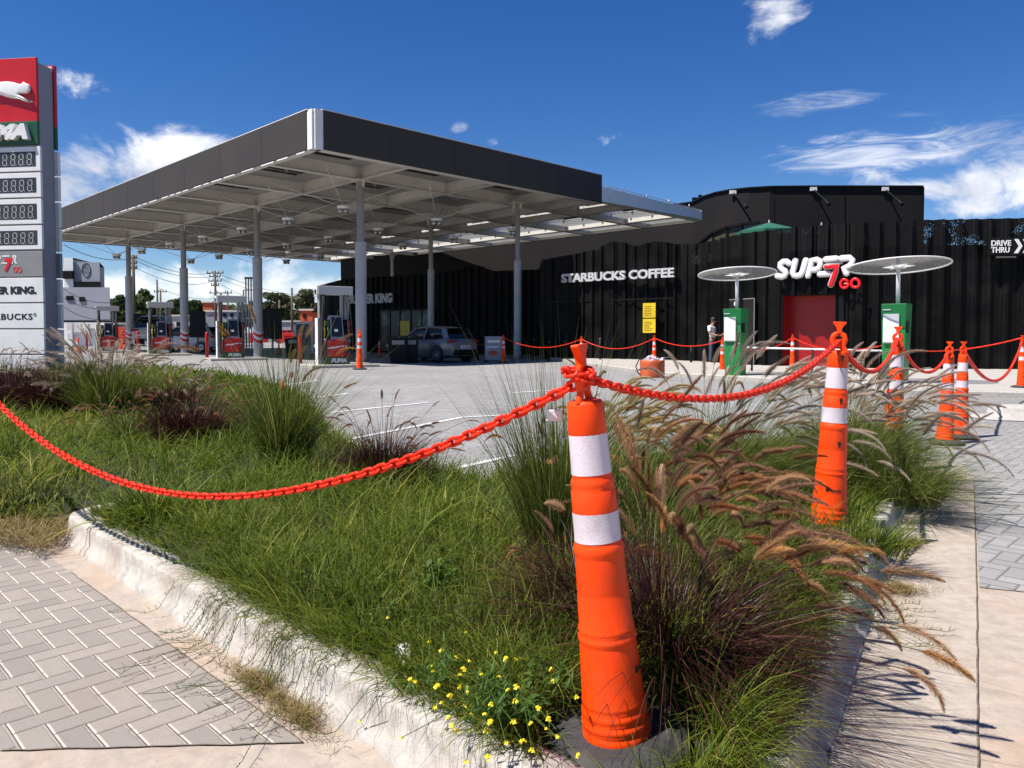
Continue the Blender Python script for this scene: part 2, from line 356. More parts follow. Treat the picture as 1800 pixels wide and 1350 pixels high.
M['far'] = pm('earth and scrub', (.15, .14, .09), .95, .35, .05, coord='Generated')
M['apron'] = concrete('warm concrete', (.39, .325, .27), (.41, .27, .18), .55)
M['kerbm'] = concrete('kerb concrete', (.47, .435, .39), (.34, .24, .165), .5, .6, .5)
M['kerbw'] = concrete('white kerb', (.40, .375, .34), (.5, .42, .34), .3, .3)
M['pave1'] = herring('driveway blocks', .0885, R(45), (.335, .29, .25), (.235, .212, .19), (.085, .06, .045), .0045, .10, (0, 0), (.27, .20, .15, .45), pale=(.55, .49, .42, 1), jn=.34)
M['pave2'] = herring('forecourt blocks', .1, R(45), (.36, .345, .33), (.25, .245, .24), (.12, .11, .10), .006, .10, (.3, .1), (.30, .27, .24, .3), .5)
sheet('ground', [(-1500, -200), (1500, -200), (1500, 2500), (-1500, 2500)], -.03, M['far'])
sheet('concrete_apron', [(-40, -8), (40, -8), (40, 22), (-40, 22)], -.012, M['apron'])
pA, pB = G(533, 1300), G(125, 1003)
drv = [pA, pA + (pA - pB) * 0, pB, pB + (pB - pA).normalized() * 3.2, (-20, 12), (-20, 2.0), G(-900, 1330), G(0, 1314)]
drv = [pA, pB, pB + (pB - pA).normalized() * 3.2, Vector((-20, 12, 0)), Vector((-20, 2.3, 0)), G(0, 1314)]
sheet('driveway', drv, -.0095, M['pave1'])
fc = [G(1722, 1029), G(1800, 1037), G(2600, 1090), Vector((70, 12, 0)), Vector((70, 110, 0)), Vector((-75, 110, 0)), Vector((-75, 40, 0)), Vector((-24, 26, 0)), Vector((-4, 10, 0)), Vector((-.5, 4.6, 0)), Vector((2.2, 5.2, 0)), G(1640, 900), G(1713, 850)]
sheet('forecourt_paving', fc, -.009, M['pave2'])
# strip of pale concrete beside the kerb, rounded at its far end
sl_ = [G(1450, 1352), G(1380, 1700), G(1735, 1700), G(1719, 1350), G(1717, 1030), G(1713, 860), G(1708, 832), G(1690, 816), G(1650, 809), G(1610, 812), G(1560, 960)]
o = MB().add([(p[0], p[1], -.0045) for p in sl_] + [(p[0], p[1], -.02) for p in sl_], [list(range(len(sl_)))] + [(i, i + len(sl_), (i + 1) % len(sl_) + len(sl_), (i + 1) % len(sl_)) for i in range(len(sl_))]).build('concrete_strip', M['kerbw'])
M['strip'] = concrete('path concrete', (.40, .34, .285), (.31, .235, .175), .6); o.data.materials[0] = M['strip']; tag(o, kind='structure')
mj = MB()
def joint(pts, wd=.0026, z=-.0035):
    for a, b in zip(pts[:-1], pts[1:]):
        d = (b - a).normalized(); n = Vector((-d.y, d.x, 0)) * wd; mj.add([a - n + UZ * z, b - n + UZ * z, b + n + UZ * z, a + n + UZ * z], [(0, 1, 2, 3)])
def wobble(a, b, n, amp):
    return [a.lerp(b, i / n) + Vector((random.uniform(-amp, amp), random.uniform(-amp, amp), 0)) for i in range(n + 1)]
M['jointm'] = pm('joint grit', (.16, .115, .08), .95, .4, 40)
joint(wobble(G(1722, 1700), G(1719, 1350), 8, .0015) + wobble(G(1719, 1350), G(1717, 1030), 30, .0015) + wobble(G(1717, 1030), G(1712, 850), 20, .0015))
joint(wobble(G(1722, 1029), G(1800, 1037), 8, .003) + [G(2600, 1090)])
joint(wobble(pA, pB, 40, .002) , .0026, -.007); joint(wobble(G(0, 1314), pA, 20, .003), .0026, -.007)
tag(mj.build('pavement_joints', M['jointm']), kind='structure')

# ---- kerb round the planting bed (outer foot line, bed on the left hand side when walking it)
def arc(c, r, a0, a1, n): return [Vector((c[0] + r * math.cos(R(a0 + (a1 - a0) * i / n)), c[1] + r * math.sin(R(a0 + (a1 - a0) * i / n)), 0)) for i in range(n + 1)]
L0 = Vector((-2.60, 4.40, 0)); L1 = Vector((.05, 1.75, 0)); R0 = Vector((.86, 2.1, 0)); RD = Vector((.587, 1, 0)).normalized()
Rend = R0 + RD * 6.0
left = [L0.lerp(L1, i / 20) for i in range(21)]
corner = [Vector((.14, 1.665, 0)), Vector((.26, 1.59, 0)), Vector((.4, 1.58, 0)), Vector((.54, 1.64, 0)), Vector((.63, 1.76, 0))]
right = [R0 + RD * (-.28 + 6.28 * i / 50) for i in range(51)]
n_ = Vector((-RD.y, RD.x, 0))
rc = Rend + n_ * .45
rend = [rc + (Rend - rc) * math.cos(a) + RD * .45 * math.sin(a) for a in [R(x) for x in (15, 35, 55, 75, 95, 120)]]
back = [Vector(p + (0,)) for p in ((3.1, 7.9), (2.0, 7.0), (.9, 6.3), (-.2, 5.7), (-.9, 6.3), (-1.75, 8.0), (-2.9, 11.2), (-4.2, 14.6), (-6.5, 18.2), (-9.0, 21.0), (-14, 23))]
turn = [Vector(p + (0,)) for p in ((-2.635, 4.47), (-2.65, 4.56), (-2.62, 4.68), (-2.52, 4.82))]
kpath = turn[::-1] + left + corner + right + rend + back
BED = [Vector((-14, 9, 0)), Vector((-8, 6.2, 0)), Vector((-4.6, 5.0, 0)), Vector((-3.1, 4.55, 0)), Vector((-2.7, 4.48, 0))] + kpath[3:]
def resample(pts, step):
    out = [pts[0]]; acc = 0
    for a, b in zip(pts[:-1], pts[1:]):
        L = (b - a).length; 
        if L < 1e-6: continue
        while acc + L >= step:
            t = (step - acc) / L; a = a.lerp(b, t); out.append(a); L = (b - a).length; acc = 0
        acc += L
    out.append(pts[-1]); return out
def sweep(mb, path, prof, joints=0, jit=0.0):
    n = len(path); k = len(prof); vs = []
    for i, p in enumerate(path):
        d = (path[min(i + 1, n - 1)] - path[max(i - 1, 0)]).normalized(); nn = Vector((-d.y, d.x, 0))
        g = 0.0
        if joints and i % joints == 0: g = .018
        for j, (o_, z) in enumerate(prof):
            vs.append(p + nn * (o_ + (g if o_ < .1 else 0) + random.uniform(-jit, jit)) + UZ * (z - (g if z > .05 else 0) + random.uniform(-jit, jit)))
    mb.s = True
    mb.add(vs, [(i * k + j, (i + 1) * k + j, (i + 1) * k + j + 1, i * k + j + 1) for i in range(n - 1) for j in range(k - 1)])
km = MB()
kp = [(-.03, -.02), (-.022, .012), (.0, .03), (.012, .085), (.016, .116), (.021, .126), (.030, .130), (.075, .132), (.15, .130), (.155, .05)]
sweep(km, resample(kpath, .05), kp, 18, .0012)
tag(km.build('kerb', M['kerbm']), kind='structure')
# ---- soil of the bed
def bedz(x, y):
    e = np.minimum(edge_dist(x, y, kpath, False), 1.4)
    return .105 + .085 * np.sin(np.clip(e / 1.4, 0, 1) * 1.57) + .02 * np.sin(x * 3.1) * np.cos(y * 2.7)
xs, ys = np.meshgrid(np.arange(-14, 4.4, .09), np.arange(1.4, 23.2, .09)); keep = inside(xs, ys, BED) & ((edge_dist(xs, ys, kpath, False) > .04))
idx = -np.ones(xs.shape, dtype=int); idx[keep] = np.arange(keep.sum()); zz = bedz(xs, ys) + rng.normal(0, .006, xs.shape)
pd = np.hypot(xs - .29, ys - 1.97); zz = np.where(pd < .42, np.minimum(zz, .108 + np.maximum(0, pd - .26) * .5), zz)
zz = np.where(xs + .0 * ys < -2.75, np.minimum(zz, .02 + .35 * np.maximum(0, edge_dist(xs, ys, BED))), zz)
q = np.stack([idx[:-1, :-1], idx[:-1, 1:], idx[1:, 1:], idx[1:, :-1]], -1).reshape(-1, 4); q = q[(q >= 0).all(1)]
soil = obj('soil', mesh_np('soil', np.stack([xs[keep], ys[keep], zz[keep]], 1), q, M['soil'], smooth=True)); tag(soil, kind='structure')

# painted bay lines on the forecourt, each a thin sheet
lm = MB()
def line(a, b, wd=.05, z=-.002):
    d = (b - a).normalized(); n = Vector((-d.y, d.x, 0)) * wd; lm.add([a - n + UZ * z, b - n + UZ * z, b + n + UZ * z, a + n + UZ * z], [(0, 1, 2, 3)])
for a, b in (((767, 830), (905, 799)), ((600, 774), (812, 733)), ((812, 733), (930, 727)), ((577, 725), (752, 707)), ((545, 699), (615, 691)), ((250, 686), (470, 668)), ((410, 690), (560, 668)), ((100, 652), (560, 640)), ((900, 690), (1000, 684)), ((1000, 720), (1100, 712))):
    line(G(*a), G(*b), .045 if a[1] > 700 else .06)
lm.build('lane_markings', M['white'])['kind'] = 'structure'
am = MB(); pts = [G(262, 676), G(430, 676), G(470, 664), G(310, 662)]
am.add([(p.x, p.y, -.001) for p in pts], [(0, 1, 2, 3)]); am.build('asphalt_patch', M['asph'])['kind'] = 'structure'
# traffic islands and kerbs of the forecourt
def slab(name, corners, z, mat, bev=.03):
    mb = MB(); n = len(corners); c = sum(corners, Vector((0, 0, 0))) / n
    inn = [p + (c - p).normalized() * bev for p in corners]
    mb.add([(p.x, p.y, -.03) for p in corners] + [(p.x, p.y, z - bev) for p in corners] + [(p.x, p.y, z) for p in inn],
           [(i, (i + 1) % n, n + (i + 1) % n, n + i) for i in range(n)] + [(n + i, n + (i + 1) % n, 2 * n + (i + 1) % n, 2 * n + i) for i in range(n)] + [list(range(2 * n, 3 * n))])
    o = mb.build(name, mat); tag(o, kind='structure'); return o
slab('traffic_island', [G(1500, 693), G(1830, 700), G(2100, 706), G(2100, 672), G(1800, 668), G(1500, 668)], .12, M['kerbw'])
slab('traffic_island', [G(268, 661), G(375, 664), G(372, 657), G(275, 656)], .12, M['kerbw'])
slab('store_pavement', [G(1000, 662), G(1290, 684), G(1420, 694), G(1560, 684), G(2300, 690), Vector((30, 23.5, 0)), P(1400, 640, 25.5) * 1, P(1240, 640, 30.5), P(1060, 640, 33)] if False else
     [Vector((4.2, 21.5, 0)), Vector((9.2, 14.9, 0)), Vector((10.2, 15.2, 0)), Vector((26, 18.5, 0)), Vector((26, 24, 0)), Vector((9, 25.5, 0)), Vector((7.9, 30.4, 0)), Vector((1.6, 34, 0))], .10, M['kerbw'])
def cap_block(name, c, rx, ry, h):
    mb = MB(); n = 40
    def ring(kx, ky, z): return [(c.x + kx * math.copysign(abs(math.cos(a)) ** .6, math.cos(a)), c.y + ky * math.copysign(abs(math.sin(a)) ** .6, math.sin(a)), z) for a in [2 * math.pi * i / n for i in range(n)]]
    rs = [ring(rx + .25, ry + .15, .0), ring(rx + .24, ry + .14, .02), ring(rx + .02, ry + .01, .025), ring(rx, ry, h - .03), ring(rx - .03, ry - .03, h), ring(rx * .3, ry * .3, h + .004)]
    mb.s = True; mb.add([v for r in rs for v in r], [(i * n + k, i * n + (k + 1) % n, (i + 1) * n + (k + 1) % n, (i + 1) * n + k) for i in range(len(rs) - 1) for k in range(n)] + [[(len(rs) - 1) * n + k for k in range(n)]])
    return mb.build(name, M['kerbw'])
tag(cap_block('traffic_divider', G(1850, 734), .85, .3, .17), 'low white painted concrete lane divider block on the paving at the right edge', 'lane divider')

# ================================================================== CANOPY
K = Vector((-6.6, 25.6, 0)); TC = Matrix.Translation(K) @ Matrix(((SB.x, SA.x, 0, 0), (SB.y, SA.y, 0, 0), (0, 0, 1, 0), (0, 0, 0, 1)))
LS, LT, ZB, ZT = 35.2, 24.2, 7.35, 8.65
can = thing('fuel_canopy', 'huge flat station canopy with charcoal fascia and cream steel beams on round columns', 'canopy', (0, 0, 0))
def CM(): m = MB(); m.T = TC; return m
SK = [3.5 + 4.45 * k for k in range(8)]; TK = [4.17, 8.7, 13.2, 17.7, 21.9]
m = CM(); m.box((-.06, .36, ZB), (0, LS, ZT)); m.build('fascia_panel', M['fascia'], can, label='long charcoal fascia facing left')
m = CM(); m.box((.36, -.06, ZB), (15.3, 0, ZT)); m.build('fascia_panel', M['fascia'], can, label='shaded charcoal fascia facing right')
for tt_ in (3.06, 6.12, 9.18, 12.24): MB_ = CM(); MB_.box((tt_ - .006, -.064, ZB), (tt_ + .006, -.0605, ZT)); MB_.build('panel_joint', M['black'], can)
for ss_ in [3.5 * k for k in range(1, 10)]: MB_ = CM(); MB_.box((-.064, ss_ - .006, ZB), (-.0605, ss_ + .006, ZT)); MB_.build('panel_joint', M['black'], can)
m = CM(); m.box((-.06, LS, ZB), (LT, LS + .06, ZT - .5)); m.build('fascia_panel', M['fascia'], can)
m = CM(); m.box((-.03, .05, ZB - .02), (.03, .355, ZT + .0)); m.box((.035, .02, ZB - .02), (.09, .09, ZT)); m.box((.05, -.03, ZB - .02), (.355, .03, ZT)); m.build('corner_trim', M['white'], can)
m = CM(); m.box((-.07, .3, ZT + .002), (.05, LS, ZT + .03)); m.box((.3, -.07, ZT + .002), (15.3, .05, ZT + .03)); m.box((.002, .36, ZB - .03), (.28, LS, ZB - .004)); m.box((.36, .002, ZB - .03), (15.3, .28, ZB - .004)); m.box((.02, .02, ZT - .1), (15.2, LS - .1, ZT - .06)); m.build('edge_trim', M['cream'], can)
y = .5
while y < LS - 1:
    L = random.choice((.55, .75, .95)); m = CM(); m.box((-.052, y, ZB - .075), (-.012, y + L, ZB - .035)); m.build('sunlit_edge_dash', M['white'], can); y += L + random.choice((.18, .25, .6))  # white pieces put in for the bright sunlit gaps along the fascia's lower edge
def ibeam(m, a, b, zb, zt, fl=.24, ax='x'):
    (x0, y0), (x1, y1) = a, b
    if ax == 'x':
        m.box((x0, y0 - .015, zb + .02), (x1, y0 + .015, zt - .02)); m.box((x0, y0 - fl / 2, zb), (x1, y0 + fl / 2, zb + .018)); m.box((x0, y0 - fl / 2, zt - .018), (x1, y0 + fl / 2, zt))
    else:
        m.box((x0 - .015, y0, zb + .02), (x0 + .015, y1, zt - .02)); m.box((x0 - fl / 2, y0, zb), (x0 + fl / 2, y1, zb + .018)); m.box((x0 - fl / 2, y0, zt - .018), (x0 + fl / 2, y1, zt))
for s in SK + [.17, LS - .15]:
    m = CM(); ibeam(m, (.1, s), (LT - .05, s), 7.33 if .5 < s < LS - 1 else 7.40, 8.05, .26 if .5 < s < LS - 1 else .2); m.build('cross_beam', M['cream'], can)
for t in TK + [.16, 15.3, LT - .1]:
    m = CM(); ibeam(m, (t, .12), (t, LS - .12), 7.36, 8.04, .22, 'y'); m.build('long_beam', M['cream'], can)
# roof deck: tray panels with a rectangular hatch in each bay
m = CM(); es = [.1] + SK + [LS]; et = [.1] + TK[:2] + [13.2, 15.3]; opn = set([(2, 1), (3, 2), (1, 2)])
for i in range(len(es) - 1):
    for j in range(len(et) - 1):
        a, b, c, d = et[j], et[j + 1], es[i], es[i + 1]; hx, hy = min(1.0, (b - a) * .28), min(.55, (d - c) * .2); cx, cy = (a + b) / 2, c + (d - c) * .62
        m.box((a, c, 7.86), (b, cy - hy, 7.9)); m.box((a, cy + hy, 7.86), (b, d, 7.9)); m.box((a, cy - hy, 7.86), (cx - hx, cy + hy, 7.9)); m.box((cx + hx, cy - hy, 7.86), (b, cy + hy, 7.9))
        if (i, j) not in opn: gl = CM(); gl.box((cx - hx, cy - hy, 7.88), (cx + hx, cy + hy, 7.91)); gl.build('roof_hatch', M['black'], can)
        m.box((cx - .06, cy - hy, 7.7), (cx + .06, cy - hy + .05, 7.86)); m.box((cx - hx, cy - .02, 7.84), (cx + hx, cy + .02, 7.88))
m.box((.1, .1, 8.5), (15.2, LS - .1, 8.52)) if False else None
m.build('roof_deck', M['deck'], can)
# lighter outer bays: dark glazing with slots, bright translucent sheets along the edge
def translucent(name, col):
    mm, t, b = newmat(name); tr = t.node('ShaderNodeBsdfTranslucent'); tr.inputs[0].default_value = (*col, 1); mx = t.node('ShaderNodeMixShader'); mx.inputs[0].default_value = .55
    b.inputs['Base Color'].default_value = (*col, 1); t.l.new(b.outputs[0], mx.inputs[1]); t.l.new(tr.outputs[0], mx.inputs[2]); t.l.new(mx.outputs[0], t.n['Material Output'].inputs[0]); return mm
M['sheet'] = translucent('white roof sheet', (.62, .62, .60))
dk = CM(); wt = CM(); sp_ = CM()
for i in range(len(es) - 1):
    c, d = es[i], es[i + 1]
    for a, b in ((15.35, 17.6), (17.8, 20.0)):
        dk.box((a, c + .14, 7.84), (b, d - .14, 7.87)); 
    wt.box((20.15, c + .14, 7.62), (21.77, d - .14, 7.63)); wt.box((22.03, c + .14, 7.55), (LT - .03, d - .14, 7.56)); wt.box((17.65, c + .6, 7.86), (17.76, d - .6, 7.87))
    for a in (16.3, 18.7): wt.box((a, c + .5, 7.74), (a + .12, d - 1.6, 7.77))
    for a in (15.9, 17.3, 18.4, 19.6, 21.4):
        for yy in (c + 1.2, c + 2.6): sp_ = CM(); sp_.cyl((a, yy, 7.55), (a, yy, 7.85), .018, None, 6); sp_.cyl((a, yy, 7.45), (a, yy, 7.56), .055, None, 8); sp_.build('spotlight', M['white'], can)
dk.build('dark_roof_panel', M['dgrey'], can); wt.build('translucent_roof_sheet', M['sheet'], can); pass
m = CM(); m.add([(15.3, -.05, 7.42), (LT, -.05, 7.5), (LT, -.05, 7.95), (15.3, -.05, 8.12), (15.3, .02, 7.42), (LT, .02, 7.5), (LT, .02, 7.95), (15.3, .02, 8.12)], [(0, 1, 2, 3), (7, 6, 5, 4), (0, 4, 5, 1), (3, 2, 6, 7), (1, 5, 6, 2), (0, 3, 7, 4)])
m.box((15.3, -.12, 8.1), (LT, .1, 8.13)) if False else None
m.box((LT - .02, -.05, 7.45), (LT + .05, LS, 8.0)); m.build('edge_beam', M['white'], can)
m = CM(); m.tube([(15.5, 0, 8.2), (LT, 0, 8.05)], .02, 6); 
for a in (16.0, 17.0, 19, 21, 23): m.cyl((a, 0, 7.95), (a, 0, 8.22), .02, None, 6)
m.build('roof_cable', M['steel'], can)
def column(x, y, r=.225, stripes=True, hz=4.85):
    mb = CM(); mb.lathe([(r + .0, 0), (r, .2), (r, hz), (r * .93, hz + .03), (r * .66, hz + .05), (r * .66, 7.33)], 28, (x, y, 0)); c = mb.build('column', M['colpaint'], can)
    b = CM(); b.box((x - .3, y - .3, 7.30), (x + .3, y + .3, 7.345)); b.box((x - .012, y - .28, 7.05), (x + .012, y + .28, 7.30)); b.build('head_plate', M['cream'], c)
    if stripes:
        st = MB(); st.T = TC; n = 28
        for h in range(4):
            st.cur = h % 2; z0 = .85 + h * .14
            vs = []
            for k in range(n + 1):
                a = 2 * math.pi * k / n; dz_ = .16 * math.sin(a); vs += [(x + (r + .004) * math.cos(a), y + (r + .004) * math.sin(a), z0 + dz_), (x + (r + .004) * math.cos(a), y + (r + .004) * math.sin(a), z0 + .14 + dz_)]
            st.add(vs, [(2 * k, 2 * k + 2, 2 * k + 3, 2 * k + 1) for k in range(n)])
        st.build('hazard_stripes', [M['red'], M['white']], c)
    return c
for k in range(4): column(4.17, 3.5 + 8.9 * k, stripes=k > 0)
def ts_of(px, Y): X = (px - 900) / FP * Y; d = Vector((X, Y, 0)) - K; return d.dot(SB), d.dot(SA)
for px, Y in ((910, 36.4), (758, 41.5)): column(*ts_of(px, Y), r=.18, stripes=False, hz=4.6)
for px, Y in ((690, 60), (640, 52)): column(*ts_of(px, Y), r=.18, stripes=False)

# hanging light clusters
def make_lamp():
    t = thing('canopy_lamp', 'x', 'hanging lamp', (0, 0, 0), 0, 'lamp clusters hung under the canopy on rods')
    MB().lathe([(.0, .13), (.24, .13), (.27, .11), (.27, .03), (.24, 0), (0, 0)], 20, cap=False).build('lamp_disc', M['white'], t)
    for a in (45, 135, 225, 315):
        c = Vector((.16 * math.cos(R(a)), .16 * math.sin(R(a)), 0)); MB().lathe([(.05, 0), (.075, -.04), (.085, -.17), (.07, -.18), (0, -.16)], 12, c, cap=False).build('lamp_head', M['steel'], t)
    for a in (45, 135, 225, 315):
        d = Vector((math.cos(R(a)), math.sin(R(a)), 0)); d = SB * (1 if a in (45, 315) else -1) * 2.1 + SA * (1 if a in (45, 135) else -1) * 2.1
        MB().tube([d.normalized() * .2 + UZ * .14, d + UZ * 1.06], .016, 5).build('rod', M['cream'], t)
    return t
lp = None; rown = ('front', 'second', 'third'); kn = ('nearest', 'second', 'third', 'fourth', 'fifth', 'sixth', 'farthest')
for j in range(3):
    for k in range(7):
        p = K + SA * (4.3 + 4.55 * k) + SB * (3.9 + 4.9 * j); p.z = 6.27
        if lp is None: lp = make_lamp(); o = lp
        else: o = copy_tree(lp)
        o.location = p; o['label'] = 'white lamp cluster on four rods, %s in the %s row under the canopy' % (kn[k], rown[j])

# ================================================================== STORE BUILDING
st = thing('store_building', 'long black store with wavy ribbed metal facade and flat anthracite upper storey', 'store', (8, 34, 0))
FPts = [(560, 56), (608, 48.4), (690, 46), (790, 44), (870, 42.5), (952, 41), (957, 34.6), (1060, 32.4), (1150, 31.2), (1230, 29.6), (1310, 26.4), (1400, 24.9), (1500, 23.9), (1616, 23.4), (1800, 23), (2100, 22.6), (2500, 22.6)]
def fx_(px, d): return Vector(((px - 900) / FP * d, d, 0))
fp = [fx_(*a) for a in FPts]
def ztop(px):
    T = [(560, 4.6), (690, 4.6), (768, 4.62), (800, 4.8), (830, 4.95), (848, 4.93), (866, 4.62), (950, 4.6), (956, 4.5), (1000, 4.6), (1045, 4.72), (1076, 5.02), (1095, 4.95), (1119, 4.78), (1150, 4.9), (1170, 4.84), (1190, 4.7), (1230, 4.63), (2600, 4.63)]
    for (a, za), (b, zb) in zip(T[:-1], T[1:]):
        if a <= px <= b: k = (px - a) / (b - a); k = k * k * (3 - 2 * k); return za + (zb - za) * k
    return 4.63
path = resample(fp, .045)
def frame_at(i): d = (path[min(i + 3, len(path) - 1)] - path[max(i - 3, 0)]).normalized(); return d, Vector((d.y, -d.x, 0))
# smooth the plan a little
for _ in range(14): path = [path[0]] + [(path[i - 1] + path[i] * 2 + path[i + 1]) / 4 for i in range(1, len(path) - 1)] + [path[-1]]
vs = []; fs = []; i = 0; offs = []
while i < len(path):
    wd = random.choice((3, 4, 4, 5)); o_ = random.choice((0, .03)); offs += [o_] * wd; offs += [.09, None]; w2 = random.choice((2, 2, 3, 3)); offs += [random.choice((.12, .16))] * w2; offs += [.05, None]; i += wd + w2 + 4
offs = offs[:len(path)]
for i, v in enumerate(offs):
    if v is None: offs[i] = offs[i - 1]
fac = MB(); per = MB(); prev = None; PX0, PX1, ZO = 1378, 1481, 2.42
for i, p in enumerate(path):
    d, n = frame_at(i); q = p + n * offs[i]; px = 900 + FP * p.x / p.y; zt = ztop(px); zb = ZO if PX0 < px < PX1 else .0
    split = zt - .78 if px > 1195 else zt
    if prev:
        q0, zb0, zt0, sp0 = prev; z0 = max(zb, zb0)
        fac.add([q0 + UZ * z0, q + UZ * z0, q + UZ * split, q0 + UZ * sp0], [(0, 1, 2, 3)])
        if px > 1195 and zt0 > sp0: per.add([q0 + UZ * sp0, q + UZ * split, q + UZ * zt, q0 + UZ * zt0], [(0, 1, 2, 3)])
    prev = (q, zb, zt, split)
facade = fac.build('ribbed_facade', M['blackmetal'], st, world=True)
mm, t, b = newmat('perforated sheet'); g = t.node('ShaderNodeTexCoord').outputs['Object']
vv = t.node('ShaderNodeTexVoronoi'); t.put(vv.inputs[0], g); vv.inputs['Scale'].default_value = 28
hole = t.m('LESS_THAN', vv.outputs['Distance'], .36); msk = t.ss(t.noise(g, 1.5, 5, .7), .50, .60); hole = t.m('MULTIPLY', hole, msk)
b.inputs['Base Color'].default_value = (.0075, .0072, .007, 1); b.inputs['Roughness'].default_value = .5; b.inputs['Specular IOR Level'].default_value = .12
tr = t.node('ShaderNodeBsdfTransparent'); mx = t.node('ShaderNodeMixShader'); t.put(mx.inputs[0], hole); t.l.new(b.outputs[0], mx.inputs[1]); t.l.new(tr.outputs[0], mx.inputs[2]); t.l.new(mx.outputs[0], t.n['Material Output'].inputs[0])
per.build('perforated_screen', mm, st, world=True)
# depth of the building behind the screen
bk = MB(); bp = [fx_(620, 60), fx_(640, 50), fx_(900, 46), fx_(1000, 42), fx_(1200, 36), fx_(1330, 30), fx_(1500, 27), fx_(2500, 26), fx_(2500, 60)]
n = len(bp); bk.add([p for p in bp] + [p + UZ * 3.6 for p in bp], [(i, (i + 1) % n, n + (i + 1) % n, n + i) for i in range(n)] + [[n + i for i in range(n)]]); bk.build('ground_storey', M['black'], st, world=True)
UP = [(600, 66), (690, 62), (800, 58.5), (900, 55.5), (1000, 52.8), (1100, 50.4), (1170, 48.9), (1216, 47.6), (1236, 45.6), (1256, 44.4), (1280, 43.6), (1312, 43.0), (1350, 42.6), (1420, 42.5), (1616, 42.5)]
up = [fx_(*a) for a in UP]; ZU = 9.25; m = MB(); upf = up + [fx_(1560, 56), fx_(700, 78)]; n = len(upf)
m.add([p + UZ * 3 for p in upf] + [p + UZ * ZU for p in upf], [(i, (i + 1) % n, n + (i + 1) % n, n + i) for i in range(n)] + [[n + i for i in range(n)]])
m.build('upper_storey', M['upper'], st, world=True)
m = MB()
for a, b_ in zip(up[:-1], up[1:]): m.beam(a + UZ * (ZU + .04), b_ + UZ * (ZU + .04), .22, .08)
a = up[-1]; m.box((a.x - .02, a.y - .1, 3), (a.x + .06, a.y + .3, ZU)); m.build('parapet_cap', M['black'], st, world=True)
for (x0, x1) in ((1000, 1216), (1216, 1350)):
    pass
for px in (1351, 1480):
    p = fx_(px, 42.47); MB().box((p.x - .01, p.y - .02, 3), (p.x + .01, p.y - .003, ZU)).build('panel_seam', M['black'], st, world=True)
for px, Y in ((1285, 43.45), (1425, 42.5), (1550, 42.5)):
    p = fx_(px, Y - .02); m = MB(); m.box((p.x - .18, p.y - .12, ZU - .22), (p.x + .18, p.y, ZU - .02)); l = m.build('wall_lamp_bracket', M['white'], st, world=True)
    m = MB(); m.tube([p + Vector((.05, -.1, ZU - .2)), p + Vector((.45, -.9, ZU - 1.0)), p + Vector((.5, -1.0, ZU - 1.15))], [.05, .05, .10], 8); m.build('lamp_arm', M['black'], l, world=True)
for px in (1218, 1222, 1229): 
    p = fx_(px, 47.4 if px < 1225 else 46.5); MB().box((p.x - .1, p.y, ZU), (p.x + .1, p.y + .2, ZU + .3)).build('roof_vent', M['black'], st, world=True)
# terrace glazing on the upper storey
M['olive'] = pm('terrace glass', (.07, .065, .045), .15, .5, .6)
tg = [(1196, 47.6), (1214, 47.0), (1233, 45.3), (1252, 44.0), (1276, 43.25), (1302, 42.75), (1331, 42.3)]
ztg = [5.6, 6.0, 6.5, 6.85, 7.05, 7.15, 7.2]
for i in range(6):
    a, b_ = fx_(*tg[i]), fx_(*tg[i + 1]); d = (b_ - a).normalized(); n_2 = Vector((d.y, -d.x, 0)) * .06
    a2, b2 = a + d * .06, b_ - d * .06
    MB().add([a2 + n_2 + UZ * 4.6, b2 + n_2 + UZ * 4.6, b2 + n_2 + UZ * ztg[i + 1], a2 + n_2 + UZ * ztg[i]], [(0, 1, 2, 3)]).build('terrace_window', M['olive'], st, world=True)
m = MB()
for i in range(6): m.beam(fx_(*tg[i]) + UZ * (ztg[i] + .08) + Vector((0, -.1, 0)), fx_(*tg[i + 1]) + UZ * (ztg[i + 1] + .08) + Vector((0, -.1, 0)), .25, .14); m.beam(fx_(*tg[i]) + Vector((0, -.08, 4.6)), fx_(*tg[i]) + Vector((0, -.08, ztg[i])), .1, .12, Vector((0, 1, 0)))
m.build('terrace_window_frame', M['black'], st, world=True)
# red entrance recess
e0, e1 = fx_(PX0, 25.3), fx_(PX1, 24.15); ed = (e1 - e0).normalized(); en = Vector((ed.y, -ed.x, 0)); We = (e1 - e0).length
MTe = Matrix(((ed.x, -en.x, 0, e0.x), (ed.y, -en.y, 0, e0.y), (0, 0, 1, 0), (0, 0, 0, 1)))
m = MB(); m.T = MTe; m.box((-.05, .55, 0), (We * .80, .6, ZO)); m.box((-.06, -.02, 0), (-.0, .56, ZO)); m.build('red_entrance_wall', M['deepred'], st, world=True)
m = MB(); m.T = MTe; m.box((-.1, .0, ZO), (We + .1, .8, ZO + .06)); m.box((We, 0, 0), (We + .05, .8, ZO)); m.box((We * .80, .5, 0), (We * .83, .62, ZO)); m.build('entrance_frame', M['black'], st, world=True)
m = MB(); m.T = MTe; m.box((We * .83, .56, 0), (We, .58, ZO)); dd = m.build('entrance_door', M['blackgloss'], st, world=True)
m = MB(); m.T = MTe; m.box((We * .9, .545, 1.1), (We * .94, .555, 1.35)); m.build('door_notice', M['white'], dd, world=True)
